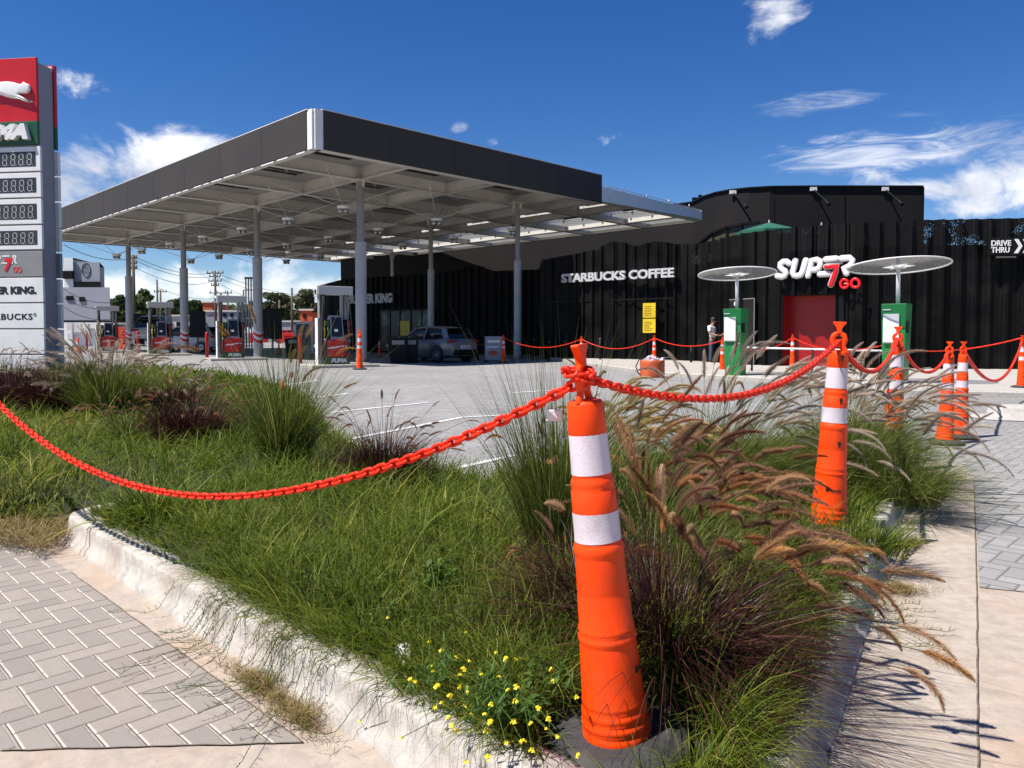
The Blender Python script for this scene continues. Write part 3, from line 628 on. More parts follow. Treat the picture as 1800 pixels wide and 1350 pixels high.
# service door by the green kiosk
def facade_at(px, off=.22):
    k = min(range(len(path)), key=lambda i: abs(900 + FP * path[i].x / path[i].y - px)); d, n = frame_at(k)
    k0, k1 = max(0, k - 20), min(len(path) - 1, k + 20); d = (path[k1] - path[k0]).normalized(); n = Vector((d.y, -d.x, 0)); return path[k] + n * off, d, n
def on_facade(px0, px1, off=.2):
    a, _, n = facade_at(px0, off); b_, _, n2 = facade_at(px1, off); d = (b_ - a); L = d.length; d.normalize(); n = Vector((d.y, -d.x, 0))
    return Matrix(((d.x, -n.x, 0, a.x), (d.y, -n.y, 0, a.y), (0, 0, 1, 0), (0, 0, 0, 1))), L, a, d, n
T_, L_, a_, d_, n_3 = on_facade(1290, 1333)
m = MB(); m.T = T_; m.box((0, 0, .02), (L_, .05, 2.38)); sd_ = m.build('service_door', M['upper'], st, world=True)
m = MB(); m.T = T_; m.box((L_ - .03, -.012, .02), (L_, -.002, 2.38)); m.box((.0, -.012, 2.35), (L_ - .035, -.002, 2.38)); m.build('door_frame', M['dgrey'], sd_, world=True)
m = MB(); m.T = T_; m.box((L_ * .5, -.014, 1.55), (L_ * .72, -.003, 1.8)); m.box((L_ * .2, -.014, 2.15), (L_ * .3, -.003, 2.28)); m.build('door_notice', M['white'], sd_, world=True)
# storefront of the burger restaurant: glazing in the shade
T_, L_, a_, d_, n_3 = on_facade(672, 765, .2)
m = MB(); m.T = T_; m.box((0, 0, .1), (L_, .03, 2.5)); sf = m.build('shop_window', M['blackgloss'], st, world=True)
m = MB(); m.T = T_
for k in range(6): m.box((L_ * k / 5 - .04, -.03, .1), (L_ * k / 5 + .04, -.002, 2.5))
m.box((0, -.032, 2.5), (L_, -.002, 2.6)); m.build('window_frame', M['black'], sf, world=True)
M['dimglass'] = pm('lit interior glimpse', (.12, .15, .14), .5, .6, 3)
for k, (c0, c1) in enumerate(((.05, .2), (.36, .5), (.72, .92))):
    m = MB(); m.T = T_; m.box((L_ * c0, -.012, 1.6), (L_ * c1, -.002, 2.3)); m.build('window_pane', M['dimglass'], sf, world=True)
m = MB(); m.T = T_; m.box((L_ * .40, -.05, .75), (L_ * .58, -.035, 1.9)); m.build('menu_poster', M['yellow'], sf, world=True)
# horizontal ledge line on the ribbed facade
T_, L_, a_, d_, n_3 = on_facade(965, 1188, .2)
m = MB(); m.T = T_; m.box((0, .0, 2.55), (L_, .04, 2.60)); m.build('ledge', M['black'], st, world=True)

# ---- signs on the facade
def facade_text(name, txt, px0, px1, y0, y1, mat, label, cat='sign', bold=.03, depth=.12, shear=0., off=.32, space=1.0):
    T_, L, a, d, n = on_facade(px0, px1, off); pm_ = fx_((px0 + px1) / 2, (a.y + (a + d * L).y) / 2)
    c = a + d * (L / 2); r = ray((px0 + px1) / 2, (y0 + y1) / 2); z = CH + r.z / r.y * c.y; zt = ray(0, y1).z / 1 ; h = (y1 - y0) / FP * c.y
    o = thing(name, label, cat, (c.x, c.y, z)); m = MB(); put_text(m, txt, (c.x, c.y, z), d, UZ, L, h, bold, depth, shear, space); m.build('lettering', mat, o, world=True)
    br = MB(); br.beam(a + UZ * (z - .1) - n * .1, a + d * L + UZ * (z - .1) - n * .1, .03, .03); br.build('mounting_rail', M['black'], o, world=True); return o
facade_text('shop_sign', 'STARBUCKS COFFEE', 995, 1193, 476.5, 492.5, M['letter'], 'grey white metal lettering reading STARBUCKS COFFEE on the black ribs', bold=.035)
facade_text('shop_sign', 'BURGER KING', 622, 698, 516.5, 533.5, M['letter'], 'pale rounded lettering reading BURGER KING beside the near column', bold=.05, off=.36)
T_, L, a, d, n = on_facade(1368, 1512, .42); c = a + d * L / 2
so_ = thing('shop_sign', 'big glossy sign reading SUPER 7 GO in white and red above the red entrance', 'sign', (c.x, c.y, 3.3))
def zz_(py, Y): return CH + ray(0, py).z / ray(0, py).y * Y
def fpx(px, py, o2=0.):  # point on the plane of the sign
    r = ray(px, py); o = Vector((0, 0, CH)); aa = a + n * o2; tt = (aa - o).dot(n) / r.dot(n); return o + r * tt
def stroke(mb, pts, r, flat=.5, o2=0.):
    P_ = [fpx(x, y, o2) for x, y in pts]
    mb.s = True
    # flattened rounded bar following the stroke
    nn = 14; sec = [(math.cos(2 * math.pi * k / nn), math.sin(2 * math.pi * k / nn)) for k in range(nn)]; rings = []
    ext = []
    t0 = (P_[0] - P_[1]).normalized(); t1 = (P_[-1] - P_[-2]).normalized()
    prof = [(P_[0] + t0 * r * .95, .3), (P_[0] + t0 * r * .7, .72), (P_[0] + t0 * r * .35, .93)] + [(p, 1.) for p in P_] + [(P_[-1] + t1 * r * .35, .93), (P_[-1] + t1 * r * .7, .72), (P_[-1] + t1 * r * .95, .3)]
    for i, (p, k) in enumerate(prof):
        tg_ = (prof[min(i + 1, len(prof) - 1)][0] - prof[max(0, i - 1)][0]).normalized(); sd2 = tg_.cross(n).normalized()
        rings.append([p + sd2 * (r * k * cx) + n * (r * flat * k * cy) for cx, cy in sec])
    vs = [v for rg in rings for v in rg]; mb.add(vs, [(i * nn + k, i * nn + (k + 1) % nn, (i + 1) * nn + (k + 1) % nn, (i + 1) * nn + k) for i in range(len(rings) - 1) for k in range(nn)] + [list(range(nn)), [(len(rings) - 1) * nn + k for k in range(nn)]])
def q_(x, y): return (1360 + x * 160 / 1800, 440 + y * 80 / 900)
def arcq(cx, cy, rx, ry, a0, a1, n=10): return [q_(cx + rx * math.cos(R(a0 + (a1 - a0) * i / n)), cy - ry * math.sin(R(a0 + (a1 - a0) * i / n))) for i in range(n + 1)]
SS = [[q_(300, 260), q_(250, 225), q_(190, 228), q_(135, 270), q_(130, 320), q_(165, 370), q_(225, 410), q_(245, 455), q_(215, 505), q_(160, 525), q_(80, 510)],
      [q_(430, 215), q_(395, 350), q_(375, 440), q_(400, 495), q_(460, 505), q_(530, 490), q_(575, 420), q_(600, 330), q_(635, 205)],
      [q_(680, 500), q_(720, 350), q_(755, 200), q_(850, 190), q_(910, 215), q_(925, 280), q_(895, 350), q_(830, 385), q_(740, 385)],
      [q_(1035, 185), q_(1230, 168)], [q_(915, 472), q_(1095, 462)],
      [q_(1340, 165), q_(1500, 150), q_(1555, 200), q_(1545, 260), q_(1480, 320), q_(1395, 345), q_(1440, 455)]]
m = MB()
for s_ in SS: stroke(m, s_, .088, .55)
m.build('white_letters', M['white'], so_, world=True)
m = MB()
for s_ in SS: stroke(m, s_, .108, .4, -.06)
stroke(m, [q_(1040, 325), q_(1265, 315), q_(1225, 420), q_(1130, 680)], .098, .5, .03); stroke(m, [q_(1100, 250), q_(1330, 240)], .06, .5, -.07)
M['halo'] = pm('sign side', (.42, .40, .41), .5, .05); m.build('letter_sides', M['halo'], so_, world=True)
m = MB(); stroke(m, [q_(1040, 325), q_(1265, 315), q_(1225, 420), q_(1130, 680)], .074, .55, .10); M['signred'] = pm('sign red', (.72, .006, .012), .3, .05); m.build('seven_numeral', M['signred'], so_, world=True)
m = MB(); stroke(m, arcq(1395, 660, 78, 85, 40, 345), .042, .6); stroke(m, [q_(1400, 665), q_(1470, 665)], .036, .6); stroke(m, arcq(1612, 650, 82, 84, 0, 360, 18), .044, .6); m.build('go_letters', M['signred'], so_, world=True)
# drive thru box
T_, L, a, d, n = on_facade(1722, 1794, .36); zt_, zb_ = zz_(418, a.y), zz_(449, a.y)
dt_ = thing('drive_thru_sign', 'black box sign reading DRIVE THRU with white double arrow, high on the right', 'sign', (a.x, a.y, zb_))
m = MB(); m.T = T_; m.bbox((0, -.02, zb_), (L, .14, zt_), .01); m.build('sign_box', M['black'], dt_, world=True)
def onbox(u, v): return a + d * (L * u) + n * .035 + UZ * (zb_ + (zt_ - zb_) * v)
m = MB(); put_text(m, 'DRIVE', onbox(.30, .68), d, UZ, L * .46, (zt_ - zb_) * .32, .02, .02); put_text(m, 'THRU', onbox(.285, .30), d, UZ, L * .43, (zt_ - zb_) * .32, .02, .02); m.build('lettering', M['white'], dt_, world=True)
m = MB()
for x0, w_ in ((.60, .13), (.80, .15)):
    pp = [(x0, .1), (x0 + .11, .5), (x0, .9), (x0 + w_ * .75, .9), (x0 + w_ + .07, .5), (x0 + w_ * .75, .1)] if x0 < .7 else [(x0, .12), (x0 + .1, .5), (x0, .88), (x0 + .16, .88), (x0 + .16, .12)]
    m.add([onbox(x, y) for x, y in pp], [list(range(len(pp)))])
m.add([onbox(.80, .12) + n * .001, onbox(.90, .5) + n * .001, onbox(.80, .88) + n * .001, onbox(.83, .88) + n * .001, onbox(.93, .5) + n * .001, onbox(.83, .12) + n * .001], [list(range(6))])
m.build('arrows', M['white'], dt_, world=True)
m = MB(); m.T = on_facade(1738, 1770, .3)[0]; m.box((0, 0, zz_(453, a.y)), (.55, .06, zz_(450.5, a.y))); m.build('under_light', M['dgrey'], dt_, world=True)
# yellow double poster
T_, L, a, d, n = on_facade(1139.5, 1162, .45)
yp = thing('yellow_notice_board', 'two yellow notices one above the other on the black facade beyond the orange drum', 'notice board', (a.x, a.y, 1.2))
zs = [zz_(585, a.y), zz_(560.5, a.y), zz_(558.5, a.y), zz_(533, a.y)]
for k in range(2):
    m = MB(); m.T = T_; m.box((0, 0, zs[2 * k]), (L, .02, zs[2 * k + 1])); pn = m.build('notice_panel', M['yellow'], yp, world=True)
    m = MB(); m.T = T_; H = zs[2 * k + 1] - zs[2 * k]
    for r_ in range(6): m.box((L * .12, -.004, zs[2 * k] + H * (.15 + .12 * r_)), (L * random.uniform(.4, .85), -.002, zs[2 * k] + H * (.18 + .12 * r_)))
    m.build('print', M['ink'], pn, world=True)
m = MB(); m.T = T_; m.box((L / 2 - .02, .02, 0), (L / 2 + .02, .06, zs[0])); m.build('stand', M['black'], yp, world=True)
# ================================================================== PRICE TOTEM
tot = thing('price_totem', 'tall white and red fuel price totem with digital displays at the left edge', 'price sign', G(80, 672) * 1)
TX = Vector((math.cos(R(8)), -math.sin(R(8)), 0)); TY = Vector((math.sin(R(8)), math.cos(R(8)), 0))
tb = Vector(((76 - 900) / FP * 18.8, 18.8, 0))
TT = Matrix.Translation(tb) @ Matrix(((TX.x, TY.x, 0, 0), (TX.y, TY.y, 0, 0), (0, 0, 1, 0), (0, 0, 0, 1)))
tot.location = tb
TW = 2.06
def zt18(y): return CH + ray(70, y).z / ray(70, y).y * 18.8
def TM(): m = MB(); m.T = TT; return m
m = TM(); m.box((-TW + .1, .07, 0), (-.06, .58, zt18(107))); m.build('core', M['grey'], tot, world=True)  # lavender grey carries the shade of the totem's side in its colour
m = TM(); m.box((-.30, .075, zt18(112)), (-.055, .09, zt18(103))); m.box((-.30, .55, zt18(112)), (-.055, .57, zt18(103))); m.build('edge_bracket', M['white'], tot, world=True)
rows = [('red_panel', 100, 212, 'red'), ('green_panel', 212, 253, 'green'), ('price_box', 257, 300, 'white'), ('price_box', 303, 346, 'white'), ('price_box', 349, 393, 'white'), ('price_box', 396, 438, 'white'),
        ('grey_panel', 441, 486, 'dgrey2'), ('white_panel', 488, 531, 'white'), ('white_panel', 533.5, 577, 'white'), ('blank_panel', 579.5, 622, 'white'), ('base_panel', 624.5, 666, 'white')]
M['dgrey2'] = pm('satin grey panel', (.24, .24, .235), .4, .05)
M['lcd'] = pm('display backing', (.035, .037, .04), .3, .1); M['seg'] = pm('unlit segment', (.40, .39, .37), .5, .05)
def seg8(m, x, z, w_, h_, y):
    t_ = w_ * .17; sl = .08
    def bar(x0, z0, x1, z1): m.box((x0 + (z0 - z) * sl, y - .006, z0), (x1 + (z0 - z) * sl, y, z1))
    for k in (0, 1, 2): bar(x + t_ * 1.1, z + k * (h_ - t_) / 2, x + w_ - t_ * 1.1, z + k * (h_ - t_) / 2 + t_)
    for k in (0, 1):
        for xx in (x, x + w_ - t_): bar(xx, z + k * (h_ - t_) / 2 + t_ * 1.1, xx + t_, z + (k + 1) * (h_ - t_) / 2 - .1 * t_)
    bar(x + w_ + t_ * .6, z, x + w_ + t_ * 1.5, z + t_)
for nm, y0, y1, mt in rows:
    z0, z1 = zt18(y1), zt18(y0); ov = .0 if mt in ('red', 'green') else .055
    m = TM(); m.bbox((-TW, -.0 - ov * .0, z0), (-.02 + ov, .068, z1), .008); pn = m.build(nm, M[mt], tot, world=True)
    m = TM(); m.box((-TW, .585, z0), (-.02 + ov, .68, z1)); m.build(nm, M[mt], tot, world=True)
    if nm == 'price_box':
        m = TM(); m.box((-TW + .12, -.004, z0 + .11), (-.09, 0.001, z1 - .12)); m.build('display', M['lcd'], pn, world=True)
        m = TM(); zz0 = z0 + .14; hh = z1 - z0 - .31
        for k in range(8):
            m = TM(); seg8(m, -.33 - k * .222, zz0, .13, hh, -.005); m.build('digit', M['seg'], pn, world=True)
def tpt(x, z, y=0.): return TT @ Vector((x, y, z))
def ttext(txt, xr, y0, y1, width, mat, nm, parent=tot, bold=.03, depth=.006, shear=0., space=1., yo=-.003):
    z0, z1 = zt18(y1), zt18(y0); m = MB(); put_text(m, txt, tpt(xr - width / 2, (z0 + z1) / 2, yo), TX, UZ, width, z1 - z0, bold, depth, shear, space); m.build(nm, mat, parent, world=True)
M['txtblack'] = pm('vinyl black', (.012, .01, .01), .5, .1)
ttext('PUMA', -.19, 218, 246, 1.72, M['white'], 'brand_lettering', bold=.07, depth=.12, shear=.25, yo=-.06)
ttext('BURGER KING.', -.15, 503, 517, 1.78, M['txtblack'], 'restaurant_lettering', bold=.06)
ttext('STARBUCKS', -.27, 551, 562, 1.55, M['txtblack'], 'coffee_lettering', bold=.025, space=1.12)
m = MB(); c = tpt(-.205, zt18(553), -.003); m.tube([c + TX * (.03 * math.cos(a)) + UZ * (.035 * math.sin(a)) for a in [2 * math.pi * i / 16 for i in range(17)]], .007, 6); m.build('registered_mark', M['txtblack'], tot, world=True)
ttext('SUP', -1.10, 448, 463, .48, M['white'], 'store_lettering', bold=.05, shear=.2); ttext('R', -.66, 447.5, 463, .15, M['white'], 'store_lettering', bold=.03, shear=.2)
m = TM(); z_a, z_b = zt18(448), zt18(463)
m.box((-1.07, -.006, z_a - .035), (-.86, 0, z_a)); m.box((-1.09, -.006, z_b), (-.93, 0, z_b + .035)); m.build('store_lettering', M['white'], tot, world=True)
ttext('7', -.76, 453, 476, .26, M['signred'], 'seven_numeral', bold=.05, shear=.15, yo=-.011); ttext('GO', -.53, 468.5, 479, .24, M['signred'], 'go_lettering', bold=.01, yo=-.004)
# leaping cat relief (outline in photo pixels for the visible half, the rest continued)
cat = [(58.9, 178.6), (53, 177.5), (47, 174.5), (40, 170), (33.5, 166.5), (37, 165), (44, 165.2), (49, 164.8), (52.5, 163), (55, 158.5), (54.3, 152.5), (51.5, 148.5), (46, 147), (43.5, 144.8), (41.5, 147.4), (38, 149),
       (33, 148), (26, 145.6), (15, 144.2), (6, 144.8), (-4, 146.5), (-14, 151), (-24, 154), (-36, 152), (-47, 146), (-56, 142), (-54, 146), (-46, 152), (-38, 158), (-36, 163), (-42, 170), (-50, 178), (-56, 184), (-52, 186), (-44, 181), (-34, 175), (-26, 176), (-30, 183), (-24, 182), (-16, 173), (-8, 168), (4, 168), (14, 171.5), (25, 174), (34, 174.5), (42, 178), (50, 180.6), (58.5, 180.2)]
m = MB(); bm = bmesh.new(); vv = []
def tz(px, py): r = ray(px, py); o = Vector((0, 0, CH)); f = tpt(0, 0, -.01); nn = -TY; t_ = (f - o).dot(nn) / r.dot(nn); return o + r * t_
vv = [bm.verts.new(tz(x, y)) for x, y in cat]; bm.faces.new(vv); ge = bmesh.ops.extrude_face_region(bm, geom=list(bm.faces)); ev = [e for e in ge['geom'] if isinstance(e, bmesh.types.BMVert)]
for v in ev: v.co += -TY * .07
bmesh.ops.recalc_face_normals(bm, faces=bm.faces); bmesh.ops.bevel(bm, geom=[e for e in bm.edges if all(v in ev for v in e.verts)], offset=.03, segments=3, affect='EDGES', profile=.5)
m.s = True; m.bm(bm); m.build('cat_emblem', M['white'], tot, world=True)

# ================================================================== FUEL PUMPS
CATP = [(0, .45), (.12, .35), (.25, .42), (.4, .38), (.55, .5), (.75, .62), (.95, .55), (1, .62), (.93, .72), (.8, .72), (.6, .66), (.4, .58), (.25, .6), (.12, .5)]
def make_pump():
    t = thing('fuel_pump', 'x', 'fuel pump', (0, 0, 0), 0, 'fuel pumps in a row under the canopy')
    # local: x right along face, y towards the back, front face at y=0
    MB().bbox((-.42, .02, 0), (.42, .55, .22), .02).build('plinth', M['green'], t)
    m = MB(); m.bbox((-.42, 0, .22), (.42, .56, .72), .03); rp = m.build('lower_panel', M['red'], t)
    m = MB(); m.add([(-.33 + .66 * x, -.004, .36 + .26 * y) for x, y in CATP], [list(range(len(CATP)))[::-1]]); m.build('cat_emblem', M['white'], rp)
    m = MB(); put_text(m, 'PUMA', (.05, .012, .11), (1, 0, 0), UZ, .5, .13, .06, .02, .25); m.build('brand_lettering', M['white'], t)
    m = MB(); m.add([(-.2, .03, .70), (.24, .03, .70), (.21, .16, 1.42), (-.17, .16, 1.42), (-.2, .5, .7), (.24, .5, .7), (.21, .42, 1.42), (-.17, .42, 1.42)], [(0, 1, 2, 3), (5, 4, 7, 6), (1, 5, 6, 2), (4, 0, 3, 7), (3, 2, 6, 7)]); m.build('screen_housing', M['grey'], t)
    m = MB(); m.add([(-.16, .035, .80), (.19, .035, .80), (.17, .13, 1.36), (-.14, .13, 1.36)], [(0, 1, 2, 3)]); sc = m.build('screen', M['blackgloss'], t)
    m = MB(); m.add([(-.08, .045, .95), (.04, .045, .95), (.04, .058, 1.02), (-.08, .058, 1.02)], [(0, 1, 2, 3)]); m.build('price_card', M['white'], sc)
    m = MB(); m.bbox((-.46, .12, .70), (-.2, .46, 1.30), .02); m.bbox((.24, .12, .70), (.46, .46, 1.30), .02); m.build('nozzle_housing', M['black'], t)
    for x, mt in ((-.40, 'yellow'), (-.27, 'green'), (.30, 'black'), (.40, 'red')):
        m = MB(); m.bbox((x - .05, .07, 1.10), (x + .05, .14, 1.26), .01); m.tube([(x, .06, .76), (x, .02, .9), (x, .05, 1.02), (x, .10, 1.08)], [.014, .03, .035, .03], 8); nz = m.build('nozzle', M[mt], t)
        MB().tube([(x, .06, .78), (x + .01, -.02, .70), (x + .01, -.03, .64)], .012, 6).build('spout', M['steel'], nz)
    m = MB(); m.box((-.56, .16, 0), (-.43, .46, 1.34)); m.box((-.50, .2, 1.6), (-.46, .42, 2.45)); m.build('hose_column', M['dgrey'], t)  # white column given mid grey, the deep canopy shade put into its colour
    m = MB(); m.box((-.57, .155, 0), (-.562, .47, 1.34)); m.build('lit_column_face', M['white'], t)  # sunlit end of the hose column, painted on as a thin white face
    m = MB(); m.box((-.455, .18, 1.0), (-.36, .42, 2.43)); m.build('hose_guide', M['black'], t)
    m = MB(); m.box((.20, .22, 1.3), (.27, .38, 2.45)); m.box((.36, .2, 1.3), (.44, .4, 2.45)); m.build('hose_column', M['grey'], t)
    m = MB(); m.bbox((-.62, .10, 2.42), (.62, .52, 2.72), .015); m.build('header_bar', M['colpaint'], t)
    m = MB(); m.box((-.66, .12, 2.43), (-.622, .50, 2.715)); m.build('lit_header_end', M['white'], t)  # white end on the grey bar: sunlit end and shaded side set by colour
    m = MB(); m.bbox((-.69, .2, 2.45), (-.665, .36, 2.6), .006); m.build('end_box', M['black'], t)
    for x, s in ((-.47, -1), (-.42, -1), (.30, 1), (.42, 1)):
        m = MB(); pts = [(x, .12, 2.42), (x + .03 * s, .02, 2.1), (x + .08 * s, -.06, 1.4), (x + .10 * s, -.1, .6), (x + .07 * s, -.08, .25), (x + .0 * s, -.05, .2), (x - .03 * s, -.0, .5), (x - .02 * s, .02, .9)]
        from_ = [Vector(p) for p in pts]; sm = []
        for i in range(len(from_) - 1):
            p0 = from_[max(i - 1, 0)]; p1 = from_[i]; p2 = from_[i + 1]; p3 = from_[min(i + 2, len(from_) - 1)]
            for k in range(5): u = k / 5; sm.append(.5 * ((2 * p1) + (-p0 + p2) * u + (2 * p0 - 5 * p1 + 4 * p2 - p3) * u * u + (-p0 + 3 * p1 - 3 * p2 + p3) * u ** 3))
        m.tube(sm + [from_[-1]], .024, 6); m.build('hose', M['rubber'], t)
    for c in t.children_recursive:
        if c.name.split('.')[0] in ('header_bar', 'lit_header_end', 'end_box', 'hose'): continue
        for v in c.data.vertices:
            if v.co.z < 1.6: v.co.z *= 1.2
            v.co.x *= 1.12
    return t
pl = None
for k, (px, py, rz, lab) in enumerate(((582, 641, 31, 'nearest fuel pump of the row, beside the big front column and leaning grass plumes'), (400, 629.5, 31, 'third fuel pump from the left, in front of the white vent pipes'), (275, 622, 31, 'second fuel pump from the left, with the dark van behind it'), (182, 617, 31, 'leftmost and farthest fuel pump of the row'))):
    if pl is None: pl = make_pump(); o = pl
    else: o = copy_tree(pl)
    o.location = G(px, py, .1) + Vector((.15, .3, 0)); o.rotation_euler = (0, 0, R(rz)); o['label'] = lab
    c = o.location; dx_ = Vector((math.cos(R(rz)), math.sin(R(rz)), 0)); dy_ = Vector((-dx_.y, dx_.x, 0))
    cs = [c + dx_ * a + dy_ * b for a, b in ((-1.0, -.4), (1.4, -.4), (1.4, 1.2), (-1.0, 1.2))]
    slab('pump_island', [Vector((p.x, p.y, 0)) for p in cs], .10, M['kerbw'])
# red bollards beside pumps
def bollard(p, h, lab, mat='red'):
    t = thing('bollard', lab, 'bollard', p, 0, 'red bollards guarding the pumps')
    MB().lathe([(.075, 0), (.075, h - .05), (.06, h - .01), (.02, h)], 16).build('post', M[mat], t); MB().lathe([(.13, 0), (.13, .012), (.08, .014)], 16).build('foot_plate', M['steel'], t); return t
for px, yb, yt, lab in ((528, 640, 587, 'red bollard left of the nearest fuel pump'), (364, 629, 584, 'red bollard left of the third fuel pump'), (243, 621, 582, 'red bollard left of the second fuel pump'), (153, 616, 584, 'red bollard left of the farthest fuel pump')):
    p = G(px, yb); h = (yb - yt) / FP * p.y; bollard(p, h, lab)
# black media panels standing behind the pumps
for px0, px1, y0, y1, Y, lab in ((462, 496, 542, 596, 40, 'tall black panel between the two middle right columns'), (333, 362, 547, 593, 46, 'black panel right of the third column from the near one'), (233, 249, 552, 590, 52, 'small black panel right of the farthest column')):
    a, b_ = P(px0, y1, Y), P(px1, y0, Y + .2); t = thing('media_panel', lab, 'display panel', (a.x, a.y, 0), 0, 'black panels between the pumps')
    m = MB(); m.bbox((a.x, a.y, a.z), (b_.x, a.y + .16, b_.z), .015); m.build('panel', M['black'], t, world=True)
    m = MB(); m.cyl(((a.x + b_.x) / 2, a.y + .08, 0), ((a.x + b_.x) / 2, a.y + .08, a.z), .05, None, 10); m.build('post', M['dgrey'], t, world=True)
# waste / windscreen service bins
def svc_bin(px, yb, w_, h_, lab, mat='black', rz=20):
    p = G(px, yb); t = thing('service_bin', lab, 'bin', p, R(rz))
    m = MB(); m.add([(-w_ * .38, -.2, 0), (w_ * .5, -.2, 0), (w_ * .5, .2, 0), (-w_ * .38, .2, 0), (-w_ * .55, -.25, h_ * .93), (w_ * .5, -.25, h_), (w_ * .5, .25, h_), (-w_ * .55, .25, h_ * .93)], [(3, 2, 1, 0), (4, 5, 6, 7), (0, 1, 5, 4), (1, 2, 6, 5), (2, 3, 7, 6), (3, 0, 4, 7)]); m.build('bin_body', M[mat], t)
    MB().box((-w_ * .3, -.262, h_ * .7), (w_ * .35, -.25, h_ * .86)).build('flap', M['dgrey'], t)
    MB().box((-w_ * .57, -.27, h_), (w_ * .53, .27, h_ + .03)).build('lid', M[mat], t)
svc_bin(513, 629, .6, 1.0, 'black tapered service bin left of the nearest fuel pump')
svc_bin(700, 638, .75, 1.05, 'grey tapered service bin beside the parked hatchback', 'upper', 5)
svc_bin(724, 637.5, .5, 1.05, 'black service bin touching the front of the hatchback', 'black', 5)

# ================================================================== KIOSKS WITH DISC CANOPIES
def kiosk(px, yb, Y, discy, r, lab):
    base = Vector(((px - 900) / FP * Y, Y, 0)); g = P(px, yb, Y); z0 = max(0., g.z); t = thing('air_station', lab, 'air station', (base.x, base.y, 0), R(-42), 'green air stations under clear discs')
    w0, w1, d0, d1, h = .21, .25, .17, .23, 1.82
    m = MB(); m.add([(-w0, -d0, 0), (w0, -d0, 0), (w0, d0, 0), (-w0, d0, 0), (-w1, -d1, h), (w1, -d1, h), (w1, d1, h), (-w1, d1, h)], [(3, 2, 1, 0), (4, 5, 6, 7), (0, 1, 5, 4), (1, 2, 6, 5), (2, 3, 7, 6), (3, 0, 4, 7)]); m.build('housing', M['kgreen'], t, bevel=.015)
    m = MB(); pr = [(-.245, 1.60), (-.25, 1.35), (-.24, 1.12), (-.225, 1.02), (-.26, .98), (-.20, .975)]
    vs = [(-.19, y, z) for y, z in pr] + [(.12, y, z) for y, z in pr]; n = len(pr); m.add(vs, [(i, i + 1, n + i + 1, n + i) for i in range(n - 1)] + [list(range(n)), list(range(n, 2 * n))[::-1]]); m.box((-.19, -.27, 1.0), (.12, -.2, 1.6)); m.build('instruction_panel', M['white'], t)
    MB().box((.235, -.2, 1.20), (.255, .0, 1.45)).build('side_slot', M['black'], t)
    MB().box((-.21, -.245, 1.68), (-.05, -.228, 1.70)).build('label_strip', M['white'], t)
    m = MB(); put_text(m, 'AIRE', (-.13, -.284, 1.735), (1, 0, 0), UZ, .1, .035, .02, .004)
    zd = CH + ray(px, discy).z / ray(px, discy).y * Y
    m = MB(); m.cyl((.02, 0, h), (.02, 0, zd), .042, None, 14); m.build('pole', M['white'], t)
    tilt = Matrix.Translation((.02, 0, zd)) @ Matrix.Rotation(R(42), 4, 'Z') @ Matrix.Rotation(R(-6), 4, 'X') @ Matrix.Rotation(R(-42), 4, 'Z')
    m = MB(); m.T = tilt; m.lathe([(.05, -.01), (r, .015), (r, .028), (.05, .012)], 64, (0, 0, 0), cap=False, sharp=True); dk_ = m.build('clear_disc', M['disc'], t)
    m = MB(); m.T = tilt; m.tube([(r * math.cos(a), r * math.sin(a), .02) for a in [2 * math.pi * i / 64 for i in range(65)]], .016, 6); m.build('disc_rim', M['white'], dk_)
    m = MB(); m.T = tilt
    for k in range(6):
        a = k * math.pi / 3 + .3; c = Vector((math.cos(a), math.sin(a), 0)); s2 = Vector((-c.y, c.x, 0)); o_ = Vector((0, 0, -.01)); m.add([o_ + s2 * .06 + UZ * -.03, o_ + c * r * .33 + UZ * .01, o_ - s2 * .06 + UZ * -.03, o_ + UZ * .05], [(0, 1, 3), (1, 2, 3), (0, 2, 1)])
    m.build('star_bracket', M['white'], t)
kiosk(1293, 664, 19.8, 483, .98, 'green air station under a clear disc, beside the standing man')
kiosk(1575, 684, 16.4, 469, 1.0, 'green air station under a clear disc, right of the red entrance')
t = thing('barrier_rail', 'low white horizontal rail on black posts across the red entrance', 'rail', G(1400, 668))
a, b_ = P(1311, 611, 22), P(1560, 617, 19.5); m = MB(); m.tube([a, b_], .028, 8); m.build('rail', M['white'], t, world=True)
for k in (.05, .5, .95): p = a.lerp(b_, k); MB().cyl((p.x, p.y, 0), (p.x, p.y, p.z), .03, None, 8).build('post', M['black'], t, world=True)

# ================================================================== CHANNELIZER POSTS
PROF = [(.098, 0), (.1, .012), (.1, .03), (.094, .037), (.1, .048), (.0995, .06), (.092, .068), (.097, .08), (.0965, .092), (.09, .1), (.094, .112), (.0935, .12), (.091, .13), (.088, .2), (.0835, .285), (.0825, .292), (.086, .3), (.0855, .31), (.080, .318), (.083, .327), (.0825, .335), (.079, .342),
        (.0765, .43), (.0745, .437), (.0755, .444), (.072, .54), (.0715, .548), (.0745, .556), (.074, .572), (.070, .58), (.068, .585), (.066, .60), (.066, .67), (.0665, .675), (.0655, .69), (.0655, .735), (.061, .742), (.0635, .752), (.063, .765), (.059, .772), (.0585, .775), (.057, .79), (.0545, .90), (.0565, .905), (.053, .985), (.050, .994), (.040, .998), (0, .999)]
def prof_r(z):
    for (r0, z0), (r1, z1) in zip(PROF[:-1], PROF[1:]):
        if z0 <= z <= z1: return r0 + (r1 - r0) * (z - z0) / max(1e-6, z1 - z0)
    return .05
